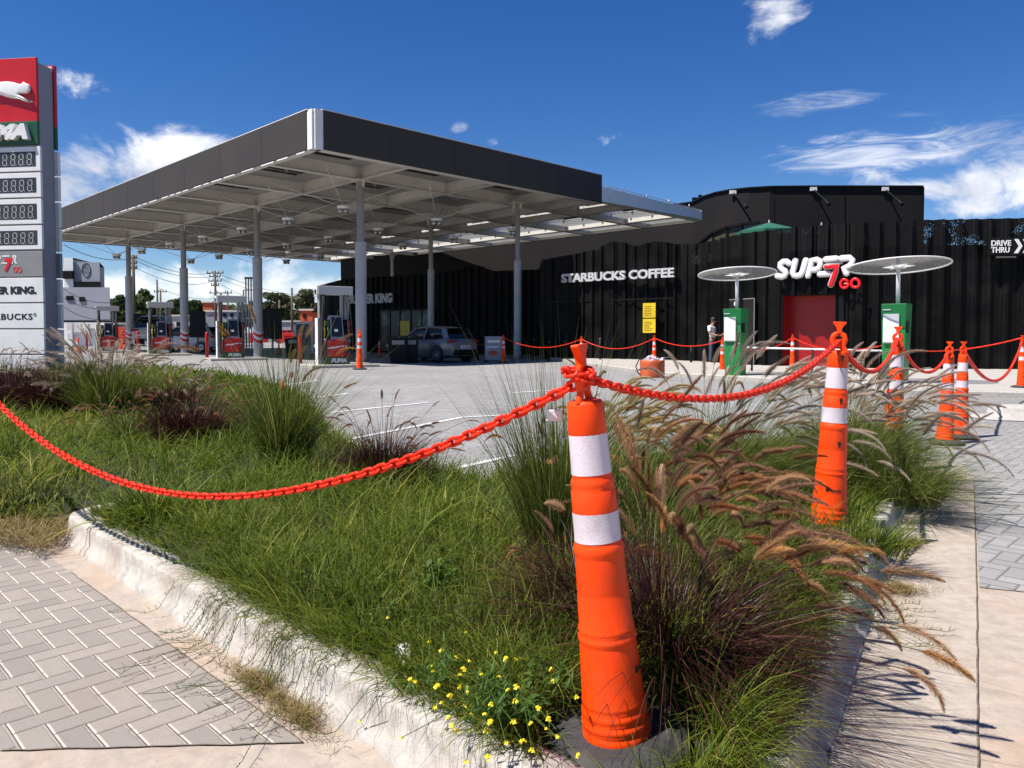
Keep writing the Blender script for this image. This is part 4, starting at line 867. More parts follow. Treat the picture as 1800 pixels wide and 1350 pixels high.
def make_post(n=48):
    t = thing('channelizer_post', 'x', 'traffic post', (0, 0, 0), 0, 'orange channelizer posts strung with chain')
    m = MB(); m.lathe(PROF, n, (0, 0, .035), cap=False); bd = m.build('body', M['orange'], t)
    for z0, z1 in ((.59, .675), (.785, .90)):
        zs = [z0 + (z1 - z0) * i / 5 for i in range(6)]; m = MB(); m.lathe([(prof_r(z) + .0016, z) for z in zs], n, (0, 0, .035), cap=False); m.build('reflective_band', M['refl'], t)
    # embossed numeral, keyholes
    m = MB()
    for zc in (.47, .715, .955):
        ang = R(-62); r_ = prof_r(zc) + .001; d = Vector((math.cos(ang), math.sin(ang), 0)); s2 = Vector((-d.y, d.x, 0)); c = d * r_ + UZ * (zc + .035)
        kh = [(.011 * math.cos(R(x)), .011 * math.sin(R(x)) + .008) for x in range(-50, 231, 20)] + [(-.005, -.016), (.005, -.016)]
        m = MB(); m.add([c + s2 * x - d * (x * x * 7) + UZ * y for x, y in kh], [list(range(len(kh)))]); m.build('keyhole', M['ink'], bd)
    m = MB()
    for zc, sc_ in ((.235, .014), (.268, .011)):
        ang = R(-55); r_ = prof_r(zc) ; d = Vector((math.cos(ang), math.sin(ang), 0)); s2 = Vector((-d.y, d.x, 0)); c = d * r_ + UZ * (zc + .0)
        m.tube([c + s2 * (sc_ * math.cos(a)) + UZ * (sc_ * 1.2 * math.sin(a)) for a in [2 * math.pi * i / 16 for i in range(17)]], .0014, 6)
    for ang in (-100, -62): a_ = R(ang); m.lathe([(.0, .004), (.005, .003), (.006, 0)], 8, (0, 0, 0)) if False else m.tube([(.098 * math.cos(a_), .098 * math.sin(a_), .055), (.104 * math.cos(a_), .104 * math.sin(a_), .055)], .0065, 8)
    m.build('moulded_mark', M['orange'], bd)
    # lettering wrapped round the body
    vs, fs = text_geo('Conofer', 1., .02, .02); xs = [v.x for v in vs]; tw = max(xs) - min(xs); k = .062 / tw; m = MB()
    def wrap(x, y, e=.0012, zc=.315 + .035 - .1, a0=R(-78)):
        r_ = prof_r(zc - .035); a = a0 + x / r_; return Vector(((r_ + e) * math.cos(a), (r_ + e) * math.sin(a), zc + y))
    m.add([wrap(v.x * k + .014, v.y * k * 1.1, .0012 + (.0006 if v.z > 0 else 0)) for v in vs], fs)
    cp = [wrap(-.03 + .0115 * math.cos(a), .0115 * math.sin(a), .0016) for a in [2 * math.pi * i / 18 for i in range(18)]]; m.add(cp, [list(range(18))])
    for k in range(9): m.add([wrap(-.008 + k * .0062 + dx2, -.016 + dy2, .0014) for dx2, dy2 in ((0, 0), (.003, 0), (.003, .0035), (0, .0035))], [(0, 1, 2, 3)])
    m.build('maker_lettering', M['ink'], bd)
    # handle: flared cap, neck, ring and two legs (flat plastic, 12 mm thick)
    m = MB(); L_ = [(.052, .165), (.050, .170), (-.050, .170), (-.052, .165)]
    o_ = 1.03
    def hp(pts, th): m.prism([(x, z) for x, z in pts], -th, th, Matrix(((1, 0, 0, 0), (0, 0, 1, 0), (0, 1, 0, o_), (0, 0, 0, 1))))
    hp([(.034, .165), (.036, .158), (.018, .135), (.013, .118), (.013, .098), (-.013, .098), (-.013, .118), (-.018, .135), (-.036, .158), (-.034, .165)], .013)
    m.s = False
    for s in (1, -1): m.tube([(s * .009, 0, o_ + .10), (s * .028, 0, o_ + .085), (s * .034, 0, o_ + .065), (s * .028, 0, o_ + .045), (s * .024, 0, o_ + .03), (s * .032, 0, o_ + .012), (s * .040, 0, o_ - .008)], [.011, .012, .012, .012, .011, .011, .013], 8, flat=1.3)
    m.tube([(-.026, 0, o_ + .036), (.026, 0, o_ + .036)], .008, 8, flat=1.5)
    m.build('handle', M['orange'], t, bevel=.002)
    m = MB(); m.lathe([(.205, 0), (.21, .012), (.206, .028), (.175, .034), (.168, .043), (.155, .048), (.11, .047), (.1, .05)], 10 if n < 30 else 48, cap=False); bs = m.build('rubber_base', M['rubber'], t)
    return t
post0 = make_post()
TOPS = {}
def post(name, p, lean=(0, 0), rz=0., sc=1., lab='', first=False):
    o = post0 if first else copy_tree(post0); o.location = p; o.rotation_euler = (Matrix.Rotation(R(lean[0]), 3, 'Y') @ Matrix.Rotation(R(lean[1]), 3, 'X') @ Matrix.Rotation(R(rz), 3, 'Z')).to_euler(); o.scale = (sc,) * 3; o['label'] = lab
    q = Matrix.Rotation(R(lean[0]), 3, 'Y') @ Vector((0, 0, 1.09 * sc)) if False else (Matrix.LocRotScale(p, o.rotation_euler, o.scale) @ Vector((0, 0, 1.085)))
    TOPS[name] = q; return o
def at_depth(px, z, Y): return Vector(((px - 900) / FP * Y, Y, z))
post('A', at_depth(1090, .112, 1.965), (-5.7, 0), 62, .89, 'large leaning orange post with two white bands in the foreground, leftmost on the bed corner', True)
post('B', at_depth(1460, .13, 4.08), (2.4, 0), -24, .945, 'orange post standing in the grass behind the foreground post, maker lettering near its foot')
post('C', at_depth(1572, .13, 6.55), (1.6, 0), -20, .94, 'orange post half hidden by fountain grass at the far tip of the bed')
post('D', at_depth(1664, 0, 8.25), (1.8, 0), -22, .925, 'left one of two orange posts standing together on the paving by the right kerb')
post('E', at_depth(1691, 0, 8.7), (1.0, 0), -5, .92, 'right one of two orange posts standing together on the paving by the right kerb')
post('F', at_depth(1797, .12, 15.0), (0, 0), 0, .86, 'orange post cut by the right edge of the picture')
post('L', Vector((-3.42, 4.66, .04)), (1, 0), 0, .92, 'orange post beyond the left edge holding the long chain')
post('g1', at_depth(1393, .1, 23), (0, 0), 0, .88, 'small distant orange post in front of the red entrance')
post('g2', at_depth(1270, 0, 22.9), (0, 0), 0, .9, 'small distant orange post just left of the green air station by the man')
post('g3', at_depth(1150, .1, 25.2), (0, 0), 0, .85, 'small distant orange post behind the orange debris drum')
post('g4', at_depth(1022, .0, 27), (0, 0), 0, .9, 'small distant orange post hidden behind the handle of the foreground post')
post('g5', at_depth(885, 0, 30.5), (0, 0), 0, .93, 'small distant orange post in canopy shade right of the parked hatchback')
post('g6', at_depth(632, 0, 25.0), (0, 0), 0, 1.1, 'orange post standing right beside the big front canopy column')
post('g7', at_depth(667, 0, 38), (0, 0), 0, .75, 'tiny orange post in shade between the front column and the hatchback')
post('g8', at_depth(490, 0, 41), (0, 0), 0, .7, 'tiny orange post left of the black service bin')
tcn = thing('traffic_cone', 'small orange traffic cone left of the leftmost fuel pump', 'traffic cone', G(137, 619))
MB().lathe([(.16, .03), (.15, .06), (.04, .95), (.03, .96), (0, .96)], 20, cap=False).build('cone_body', M['orange'], tcn); MB().lathe([(.107, .42), (.086, .62)], 20, cap=False).build('reflective_band', M['refl'], tcn) ; MB().bbox((-.24, -.24, 0), (.24, .24, .035), .01).build('cone_base', M['rubber'], tcn)

# ------------------------------------------------------------------ chains
lmb = MB(); lr, lw, ll = .0048, .0095, .0185
path_l = [Vector((ll - lw + lw * math.cos(a), lw * math.sin(a), 0)) for a in [R(x) for x in range(-90, 91, 22)]] + [Vector((-(ll - lw) + lw * math.cos(a), lw * math.sin(a), 0)) for a in [R(x) for x in range(90, 271, 22)]]
path_l = path_l + [path_l[0], path_l[1]]; lmb.tube(path_l, lr, 8, cap=False); LINK = lmb.build('link', M['chain']); LM = LINK.data; bpy.data.objects.remove(LINK)
LV = np.array([v.co for v in LM.vertices]); LF = np.array([list(p.vertices) for p in LM.polygons])
def chain(a, b, sag, lab, parts=True, pitch=.0272, sc=1., group='orange plastic chains between the posts'):
    a = Vector(a); b = Vector(b); N = 200; pts = [a.lerp(b, i / N) - UZ * (sag * (1 - (2 * i / N - 1) ** 2)) for i in range(N + 1)]
    pts = resample(pts, pitch * sc); t = thing('plastic_chain', lab, 'chain', a, 0, group); restV = []; restF = []; nb = 0
    for i in range(len(pts) - 1):
        c = (pts[i] + pts[i + 1]) / 2; d = (pts[i + 1] - pts[i]).normalized(); s2 = d.cross(UZ).normalized(); u = s2.cross(d)
        ang = (R(38) if i % 2 else R(-52)) + random.uniform(-.18, .18); y = s2 * math.cos(ang) + u * math.sin(ang); z = d.cross(y)
        Rm = Matrix((d, y, z)).transposed()
        if parts and i < 100:
            o = obj('link', LM, t); o.matrix_local = Matrix.Translation(c - a) @ Rm.to_4x4() @ Matrix.Scale(sc, 4)
        else:
            V = (LV * sc) @ np.array(Rm).T + np.array(c - a); restV.append(V); restF.append(LF + nb); nb += len(V)
    if restV:
        r_ = obj('links', mesh_np('links', np.concatenate(restV), np.concatenate(restF), M['chain'], smooth=True), t); r_['kind'] = 'stuff'
    return t
UH = Vector((0, 0, .0))
A0 = TOPS['A'] + Vector((-.012, -.02, -.0)); B0 = TOPS['B'] + Vector((0, 0, .0))
chain(A0, TOPS['L'] + Vector((0, 0, .04)), .55, 'long orange plastic chain sagging across the grass from the foreground post to the left edge', sc=1.18)
# the chain wraps the foreground handle once
wr = [A0 + Vector((.030 * math.cos(R(x)), .030 * math.sin(R(x)), .004 * math.sin(R(x * 2)))) for x in range(-150, 211, 20)]
chain(A0 + Vector((.02, .02, .01)), B0, .155, 'orange plastic chain from the foreground post to the next post in the grass', sc=1.12)
t = thing('plastic_chain', 'short loop of orange chain wound round the foreground handle', 'chain', A0, 0, 'orange plastic chains between the posts')
for i in range(0, 10):
    a = R(-200 + i * 36); c = Vector((.034 * math.cos(a), .026 * math.sin(a), .022 + .01 * math.sin(a * 1.5))); d = Vector((-math.sin(a), math.cos(a), .15)).normalized(); ang = R(40) if i % 2 else R(-50); s2 = d.cross(UZ).normalized(); u = s2.cross(d); y = s2 * math.cos(ang) + u * math.sin(ang); z = d.cross(y)
    o = obj('link', LM, t); o.matrix_local = Matrix.Translation(c) @ Matrix((d, y, z)).transposed().to_4x4() @ Matrix.Scale(.98, 4)
chain(B0, TOPS['C'], .22, 'orange plastic chain from the second post to the post in the fountain grass', sc=1.2)
chain(TOPS['C'], TOPS['D'], .26, 'orange plastic chain from the post in the fountain grass to the paired posts', sc=1.2)
chain(TOPS['E'], TOPS['F'], .55, 'orange plastic chain from the paired posts down to the right edge', False, sc=1.6)
def rope(a, b, sag, lab, r=.016):
    a = Vector(a); b = Vector(b); pts = [a.lerp(b, i / 30) - UZ * (sag * (1 - (2 * i / 30 - 1) ** 2)) for i in range(31)]; t = MB().tube(pts, [r * (1 if i % 2 else .75) for i in range(31)], 6); o = t.build('barrier_chain', M['chain']); tag(o, lab, 'chain', 'far thin orange chains along the store')
rope(TOPS['g1'], TOPS['g2'], .35, 'thin orange chain from the entrance post to the post by the green air station')
rope(TOPS['g2'], TOPS['g3'], .22, 'thin orange chain passing in front of the standing man')
rope(TOPS['g3'], TOPS['g4'], .35, 'thin orange chain left of the orange drum')
rope(TOPS['g4'], TOPS['g5'], .35, 'thin orange chain in the shade right of the hatchback')
rope(TOPS['g1'], at_depth(1560, .95, 17), .25, 'thin orange chain from the entrance post towards the right air station')
rope(at_depth(1560, .85, 17), TOPS['F'] + Vector((0, 0, .05)), .15, 'thin orange chain running level behind the paired posts to the right edge')
rope(TOPS['g5'], at_depth(790, .9, 36), .3, 'thin orange chain behind the hatchback')

# orange drum of debris
p = at_depth(1147, 0, 20.7); dr = thing('debris_drum', 'orange corrugated drum heaped with pale rubble and cable ends', 'drum', p)
pr = [(.32, 0), (.335, .02)] + [(.325 + .012 * (k % 2), .06 + k * .035) for k in range(11)] + [(.33, .46), (.30, .46), (.29, .40), (0, .40)]; MB().lathe(pr, 36, cap=False).build('drum_shell', M['orange2'] if 'orange2' in M else pm('weathered orange', (.50, .085, .02), .6, .2, 6, dirt=(.25, .06, .02, .5), dscale=3), dr)
m = MB()
for k in range(70):
    a = random.uniform(0, 6.28); q = random.uniform(0, .29); s = random.uniform(.015, .045); c = Vector((q * math.cos(a), q * math.sin(a), .44 + .10 * (1 - q / .3) + random.uniform(-.02, .02))); mm_ = Matrix.Translation(c) @ Matrix.Rotation(random.uniform(0, 6), 4, Vector((random.random(), random.random(), random.random() + .1)).normalized()); m.T = mm_; m.box((-s * 1.6, -s * .7, -s * .4), (s * 1.6, s * .7, s * .4))
m.T = None; m.build('rubble', M['refl'], dr)
MB().tube([(-.2, 0, .5), (-.38, -.05, .46), (-.46, -.06, .28), (-.40, -.05, .12), (-.33, -.04, .05)], .016, 6).build('cable', M['rubber'], dr)
m = MB(); m.tube([(.1, 0, .48), (.45, -.1, .55)], .012, 6); m.tube([(.15, 0, .5), (.52, -.06, .46)], .012, 6); m.build('conduit_end', M['steel'], dr)
# small black bollards and A-frame under the canopy
for px, Y, h in ((1055, 31.3, .95), (938, 33, .9), (992, 33, .8), (840, 33, .8), (965, 32.4, .8), (1215, 28.3, .7)):
    q = at_depth(px, 0, Y); t = thing('stub_post', 'short black post in front of the store at the spot %d steps along' % 0, 'post', q, 0, 'short black posts along the store front'); t['label'] = 'short thin black post standing in front of the black ribbed facade'
    MB().cyl((0, 0, 0), (0, 0, h), .045, None, 10).build('post_shaft', M['black'], t); MB().cyl((0, 0, h), (0, 0, h + .02), .055, None, 10).build('post_cap', M['dgrey'], t)
p = at_depth(868, 0, 30.8); t = thing('menu_board', 'white A-frame board with a burger picture in the canopy shade', 'sign board', p, R(-8))
m = MB(); m.box((-.36, -.02, .1), (.36, .02, 1.05)); bd = m.build('board', M['grey'], t); m = MB()
vs, fs = [], []; m.add([(.2 * math.cos(a) - .02, -.025, .38 + .11 * math.sin(a)) for a in [i * .4 for i in range(16)]], [list(range(16))]); m.build('burger_picture', M['brick'], bd); m = MB(); m.box((-.25, -.026, .8), (.25, -.022, .9)); m.box((-.28, -.026, .6), (.2, -.022, .65)); m.build('print', M['white'], bd)
m = MB(); m.box((-.36, -.02, 0), (-.32, .3, .1)); m.box((.32, -.02, 0), (.36, .3, .1)); m.build('foot', M['black'], t)

# ================================================================== CARS
def loft(m, secs, cap=True):
    k = len(secs[0]); m.s = True; m.add([v for s in secs for v in s], [(i * k + j, (i + 1) * k + j, (i + 1) * k + (j + 1) % k, i * k + (j + 1) % k) for i in range(len(secs) - 1) for j in range(k)]); m.s = False
    if cap:
        b = len(m.v) - k * len(secs); m.f.append([b + j for j in range(k)]); m.f.append([b + (len(secs) - 1) * k + j for j in range(k)][::-1]); m.mi += [m.cur] * 2; m.sm += [False] * 2
def car(name, label, cat, loc, rz, paint, L=4.05, Wd=1.75, H=1.45, plate=True):
    """local x forward; rear at -L/2"""
    t = thing(name, label, cat, loc, rz); sx, sy, sz = L / 4.05, Wd / 1.75, H / 1.45
    def sec(x, zb, zs, zt, w, wt):   # body section: sill, shoulder, top
        pts = [(0, zb), (w * .86, zb), (w * .97, zb + .12), (w, zs - .12), (w * .985, zs), (wt, zt - .02), (wt * .6, zt), (0, zt + .01)]
        full = pts + [(-a, b) for a, b in pts[-2:0:-1]]; return [(x * sx, a * sy, b * sz) for a, b in full]
    body = [sec(*a) for a in ((-2.02, .42, .74, .80, .68, .60), (-1.96, .28, .80, .92, .78, .70), (-1.80, .22, .86, .985, .845, .76), (-1.4, .20, .88, 1.0, .872, .74), (-.8, .19, .86, .965, .87, .72), (0, .19, .84, .945, .868, .73), (.7, .19, .82, .93, .87, .74), (1.1, .20, .80, .90, .872, .70), (1.5, .22, .76, .84, .86, .66), (1.85, .26, .70, .76, .78, .60), (2.0, .34, .62, .66, .62, .5))]
    m = MB(); loft(m, body); bd = m.build('body', paint, t)
    def cs(x, z0, z1, w0, w1): pts = [(0, z0), (w0, z0), (w1 + .02, z1 - .05), (w1 - .06, z1), (0, z1 + .015)]; full = pts + [(-a, b) for a, b in pts[-2:0:-1]]; return [(x * sx, a * sy, b * sz) for a, b in full]
    m = MB(); loft(m, [cs(*a) for a in ((-1.86, .93, .97, .69, .66), (-1.62, .93, 1.22, .73, .60), (-1.42, .93, 1.38, .75, .575), (-.9, .92, 1.43, .76, .57), (-.2, .91, 1.445, .765, .575), (.25, .90, 1.40, .765, .57), (.7, .89, 1.16, .76, .62), (1.12, .88, .915, .70, .68))]); m.build('window_glass', M['carglass'], bd)
    m = MB(); loft(m, [[(x * sx, a * sy, b * sz) for a, b in ((w, z - .035), (w - .05, z + .012), (w * .5, z + .03), (0, z + .034), (-w * .5, z + .03), (-w + .05, z + .012), (-w, z - .035))] for x, w, z in ((-1.62, .59, 1.32), (-1.40, .60, 1.385), (-.9, .59, 1.43), (-.2, .592, 1.445), (.22, .59, 1.405))], cap=False)
    for s in (1, -1):
        for x0, z0, w0, x1, z1, w1, wd in ((-1.72, .95, .755, -1.42, 1.37, .60, .30), (-.42, .94, .785, -.46, 1.42, .60, .09), (.98, .90, .745, .22, 1.39, .60, .08)):
            m.add([((x0 - wd / 2) * sx, s * w0 * sy, z0 * sz), ((x0 + wd / 2) * sx, s * (w0 + .006) * sy, z0 * sz), ((x1 + wd / 2) * sx, s * (w1 + .006) * sy, z1 * sz), ((x1 - wd / 2) * sx, s * w1 * sy, z1 * sz)], [(0, 1, 2, 3)])
    m.build('roof', paint, bd)
    m = MB(); m.box((-1.76 * sx, -.52 * sy, 1.36 * sz), (-1.45 * sx, .52 * sy, 1.395 * sz)); m.build('rear_spoiler', M['black'], bd)
    m = MB(); m.box((-2.035 * sx, -.60 * sy, .30 * sz), (-1.9 * sx, .60 * sy, .52 * sz)); m.box((-1.9 * sx, -.885 * sy, .2 * sz), (-1.75 * sx, .885 * sy, .3 * sz)); m.build('rear_bumper', M['black'], bd)
    for s in (1, -1):
        m = MB(); m.bbox((-2.0 * sx, min(s * .42, s * .84) * sy, .80 * sz), (-1.80 * sx, max(s * .42, s * .84) * sy, .91 * sz), .02); m.build('tail_light', M['deepred'], bd)
        m = MB(); m.bbox((1.72 * sx, min(s * .45, s * .80) * sy, .60 * sz), (1.93 * sx, max(s * .45, s * .80) * sy, .72 * sz), .02); m.build('headlight', M['dimglass'], bd)
        m = MB(); m.bbox((.72 * sx, min(s * .84, s * 1.0) * sy, .93 * sz), (.90 * sx, max(s * .84, s * 1.0) * sy, 1.05 * sz), .03); m.build('wing_mirror', paint, bd)
        for x in (-.15, -1.05): MB().bbox((x * sx - .08, (s * .885 - .012) * sy, .80 * sz), (x * sx + .08, (s * .885 + .012) * sy, .825 * sz), .004).build('door_handle', M['steel'], bd)
        for x in (-1.27, 1.28):
            m = MB(); c = Vector((x * sx, s * .79 * sy, .315)); m.T = Matrix.Translation(c) @ Matrix.Rotation(math.pi / 2, 4, 'X'); m.lathe([(.20, -.10), (.29, -.105), (.315, -.07), (.315, .07), (.29, .105), (.20, .10)], 28, cap=False); wh = m.build('wheel', M['tyre'], t)
            m = MB(); m.T = Matrix.Translation(c + Vector((0, s * .085, 0))) @ Matrix.Rotation(math.pi / 2, 4, 'X'); m.lathe([(.205, -.02), (.215, 0), (.20, .015)], 28, cap=False)
            for k in range(10): a = k * math.pi / 5; m.add([(math.cos(a - .09) * .05, math.sin(a - .09) * .05, 0), (math.cos(a + .09) * .05, math.sin(a + .09) * .05, 0), (math.cos(a + .10) * .205, math.sin(a + .10) * .205, 0), (math.cos(a - .10) * .205, math.sin(a - .10) * .205, 0)], [(0, 1, 2, 3)])
            m.lathe([(0, .012 * s), (.055, .01 * s), (.06, 0)], 12, cap=False); m.build('rim', M['steel'], wh)
            m = MB(); m.T = Matrix.Translation(Vector((x * sx, s * .878 * sy, .33))) @ Matrix.Rotation(math.pi / 2, 4, 'X'); m.lathe([(.335, -.004), (.375, -.004), (.375, .004), (.335, .004), (.335, -.004)], 28, cap=False); m.build('wheel_arch', M['black'], bd)
    if plate:
        m = MB(); m.box((-2.055 * sx, -.26, .56 * sz), (-2.03 * sx, .26, .69 * sz)); pt = m.build('number_plate', M['white'], bd)
        m = MB(); put_text(m, 'AF 512 KD', (-2.057 * sx, 0, .62 * sz), (0, -1, 0), UZ, .42, .08, .02, .004); m.build('plate_lettering', M['txtblack'], pt)
    return t
M['carpaint'] = pm('grey metallic paint', (.17, .17, .18), .35, .03, 2, metal=.3, coat=.6)
M['whitepaint'] = pm('white car paint', (.62, .62, .63), .3, .03, 2, coat=.6)
car('parked_hatchback', 'dark grey hatchback seen from its rear corner in the canopy shade', 'car', at_depth(757, 0, 32.0), R(139), M['carpaint'])
car('parked_pickup', 'white car parked far behind the pumps, cut by two columns', 'car', at_depth(326, 0, 47.5), R(176), M['whitepaint'], 4.6, 1.8, 1.62)
car('dark_van', 'pale roofed dark van behind the second pump from the left', 'van', at_depth(279, 0, 50.5), R(95), M['colpaint'], 4.4, 1.9, 2.3)
# dark bike-like shape and low red car far right of pumps
car('red_car', 'tiny red car far away between the pumps', 'car', at_depth(512, 0, 88), R(15), M['red'], 4.2, 1.7, 1.5)

# ================================================================== PEOPLE
def skin_mesh(name, joints, edges, mat, parent, sub=2, root=0):
    me = bpy.data.meshes.new(name); me.from_pydata([j[:3] for j in joints], edges, []); o = bpy.data.objects.new(name, me); COL.objects.link(o)
    s = o.modifiers.new('s', 'SKIN'); s.use_smooth_shade = True
    for i, v in enumerate(me.skin_vertices[0].data): v.radius = (joints[i][3], joints[i][4] if len(joints[i]) > 4 else joints[i][3]); v.use_root = i == root
    u = o.modifiers.new('u', 'SUBSURF'); u.levels = u.render_levels = sub
    dg = bpy.context.evaluated_depsgraph_get(); dg.update(); nm = bpy.data.meshes.new_from_object(o.evaluated_get(dg)); bpy.data.objects.remove(o)
    nm.materials.clear(); nm.materials.append(mat); nm.polygons.foreach_set('use_smooth', [True] * len(nm.polygons)); q = obj(name, nm, parent); return q
def person(loc, rz, label, shirt):
    t = thing('person', label, 'person', loc, rz)   # faces local -y, head tilted down, arms forward
    J = [(0, 0, .95, .13, .10), (0, 0, 1.12, .125, .09), (0, .01, 1.30, .15, .10), (0, .02, 1.42, .13, .08), (0, .0, 1.50, .055, .055), (0, -.02, 1.60, .085, .095), (0, -.03, 1.69, .07, .08),
         (.17, .02, 1.41, .06, .06), (.22, -.02, 1.16, .043, .043), (.14, -.24, 1.10, .034, .034), (.10, -.31, 1.12, .03, .018), (-.17, .02, 1.41, .06, .06), (-.22, -.02, 1.16, .043, .043), (-.14, -.24, 1.08, .034, .034), (-.10, -.31, 1.10, .03, .018),
         (.09, 0, .86, .085, .09), (.10, -.01, .50, .058, .06), (.10, .02, .09, .042, .045), (-.09, 0, .86, .085, .09), (-.10, -.01, .50, .058, .06), (-.11, .02, .09, .042, .045)]
    E = [(0, 1), (1, 2), (2, 3), (3, 4), (4, 5), (5, 6), (3, 7), (7, 8), (8, 9), (9, 10), (3, 11), (11, 12), (12, 13), (13, 14), (0, 15), (15, 16), (16, 17), (0, 18), (18, 19), (19, 20)]
    for hx, hb in ((.10, 10), (-.10, 14)):   # fingers and thumb
        for f in range(4):
            i = len(J); z = J[hb][2]; xx = hx + (f - 1.5) * .017; L = (.062, .075, .07, .055)[f]
            J += [(xx, -.335, z, .009), (xx, -.335 - L * .55, z - .012, .008), (xx, -.335 - L * .8, z - .035, .007)]; E += [(hb, i), (i, i + 1), (i + 1, i + 2)]
        i = len(J); s = -1 if hx > 0 else 1; J += [(hx + s * .035, -.30, z, .010), (hx + s * .045, -.335, z - .01, .009)]; E += [(hb, i), (i, i + 1)]
    b = skin_mesh('body', J, E, M['skin'], t)
    m = MB(); m.tube([(0, -.125, 1.60), (0, -.14, 1.585)], [.012, .016], 6); m.s = True; m.build('nose', M['skin'], t)
    for s in (1, -1): m = MB(); m.tube([(s * .085, -.02, 1.63), (s * .093, -.01, 1.60), (s * .085, -.015, 1.57)], [.012, .016, .01], 6); m.build('ear', M['skin'], t)
    m = MB(); m.lathe([(0, .13), (.06, .12), (.095, .08), (.106, .03), (.1, -.01)], 20, (0, -.005, 1.635), cap=False); m.build('hair', M['hair'], t)
    skin_mesh('t_shirt', [(0, 0, .93, .165, .125), (0, 0, 1.12, .155, .115), (0, .01, 1.30, .175, .12), (0, .02, 1.43, .15, .095), (.18, .02, 1.40, .08, .08), (.225, -.02, 1.2, .068, .068), (-.18, .02, 1.40, .08, .08), (-.225, -.02, 1.2, .068, .068)], [(0, 1), (1, 2), (2, 3), (3, 4), (4, 5), (3, 6), (6, 7)], shirt, t)
    skin_mesh('trousers', [(0, 0, .95, .15, .115), (.095, 0, .84, .10, .105), (.105, -.01, .50, .078, .082), (.105, .02, .10, .068, .072), (-.095, 0, .84, .10, .105), (-.105, -.01, .50, .078, .082), (-.115, .02, .10, .068, .072)], [(0, 1), (1, 2), (2, 3), (0, 4), (4, 5), (5, 6)], M['jeans'], t)
    for s in (1, -1): m = MB(); m.s = True; m.tube([(s * .11, .07, .045), (s * .11, -.02, .05), (s * .12, -.17, .035)], [.04, .045, .035], 10); m.build('shoe', M['tyre'], t)
    return t
mp_ = person(at_depth(1253, .02, 28.3), R(38), 'man with short dark hair in white T-shirt and blue jeans seen from behind', M['cotton'])
m = MB(); m.tube([(.15, .07, 1.46), (.05, .145, 1.3), (-.08, .15, 1.12), (-.15, .1, 1.0)], .012, 6); m.build('bag_strap', M['black'], mp_)
person(at_depth(1282, .02, 27.6), R(-60), 'second person in white shirt almost hidden behind the green air station', M['cotton'])

# ================================================================== TERRACE UMBRELLAS
def umbrella(px, ytop, yb, halfw, Y, lab, txt):
    top = P(px, ytop, Y); zb = P(px, yb, Y).z; r = halfw / FP * Y; t = thing('terrace_umbrella', lab, 'umbrella', (top.x, top.y, 3.6), R(20), 'green umbrellas on the upper terrace')
    z1 = top.z - 3.6; z0 = zb - 3.6; n = 8; m = MB(); ring = [(r * 1.25 * math.cos(R(45 * k)), r * 1.25 * math.sin(R(45 * k)), z0) for k in range(n)]; rl = [(x, y, z - .22) for x, y, z in ring]
    m.add([(0, 0, z1)] + ring + rl, [(0, 1 + k, 1 + (k + 1) % n) for k in range(n)] + [(1 + k, 1 + n + k, 1 + n + (k + 1) % n, 1 + (k + 1) % n) for k in range(n)]); cn = m.build('fabric', M['ugreen'], t)
    MB().cyl((0, 0, 0), (0, 0, z1 + .1), .03, None, 8).build('pole', M['dgrey'], t)
    for k in range(n): MB().tube([(0, 0, z1 - .05), (ring[k][0] * .98, ring[k][1] * .98, z0 - .02)], .012, 5).build('rib', M['steel'], t)
    if txt:
        m = MB(); a = R(-67.5); dd = Vector((math.cos(a), math.sin(a), 0)); s2 = Vector((-dd.y, dd.x, 0)); put_text(m, 'STARBUCKS', dd * (r * 1.25 * math.cos(R(22.5)) + .01) + UZ * (z0 - .11), s2, UZ, r * .75, .14, .03, .01); m.build('valance_lettering', M['white'], cn)
umbrella(1352, 391, 408, 47, 31, 'larger green umbrella with white lettering on its valance, over the facade top', True)
umbrella(1444, 395, 404, 26, 33, 'smaller green umbrella farther back over the facade top', False)

# ================================================================== BACKGROUND
# white building with a round road marker emblem
B0_ = thing('white_building', 'white building with a raised block bearing a round KM 43.5 emblem', 'building', at_depth(150, 0, 75))
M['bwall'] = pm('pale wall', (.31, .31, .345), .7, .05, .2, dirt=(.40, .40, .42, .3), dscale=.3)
def wbox(m, px0, px1, y0, y1, Y, depth=6., z0=None):
    a = P(px0, y1, Y); b = P(px1, y0, Y); z0 = a.z if z0 is None else z0
    if depth < 2: m.box((a.x, Y, z0), (b.x, Y + depth, b.z)); return m
    k = (Y + depth) / Y; fp_ = [(a.x, Y), (b.x, Y), (b.x * k - .3, Y + depth), (a.x, Y + depth)]   # side wall runs away to the back left
    m.prism(fp_, z0, b.z); return m
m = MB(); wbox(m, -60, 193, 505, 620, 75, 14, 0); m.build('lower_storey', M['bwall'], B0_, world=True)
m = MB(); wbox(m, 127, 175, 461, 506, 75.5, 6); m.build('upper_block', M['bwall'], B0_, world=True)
m = MB(); wbox(m, 113, 128, 453, 508, 75.2, 5); m.build('upper_block', M['white'], B0_, world=True)
m = MB(); wbox(m, 130, 174, 495, 505, 75.0, .3); wbox(m, 110, 127, 476, 490, 74.9, .3); wbox(m, 116, 128, 520, 528, 74.9, .12); wbox(m, 139, 148, 522, 530, 74.9, .12); wbox(m, 100, 193, 563, 566, 74.95, .06); m.build('window', M['black'], B0_, world=True)
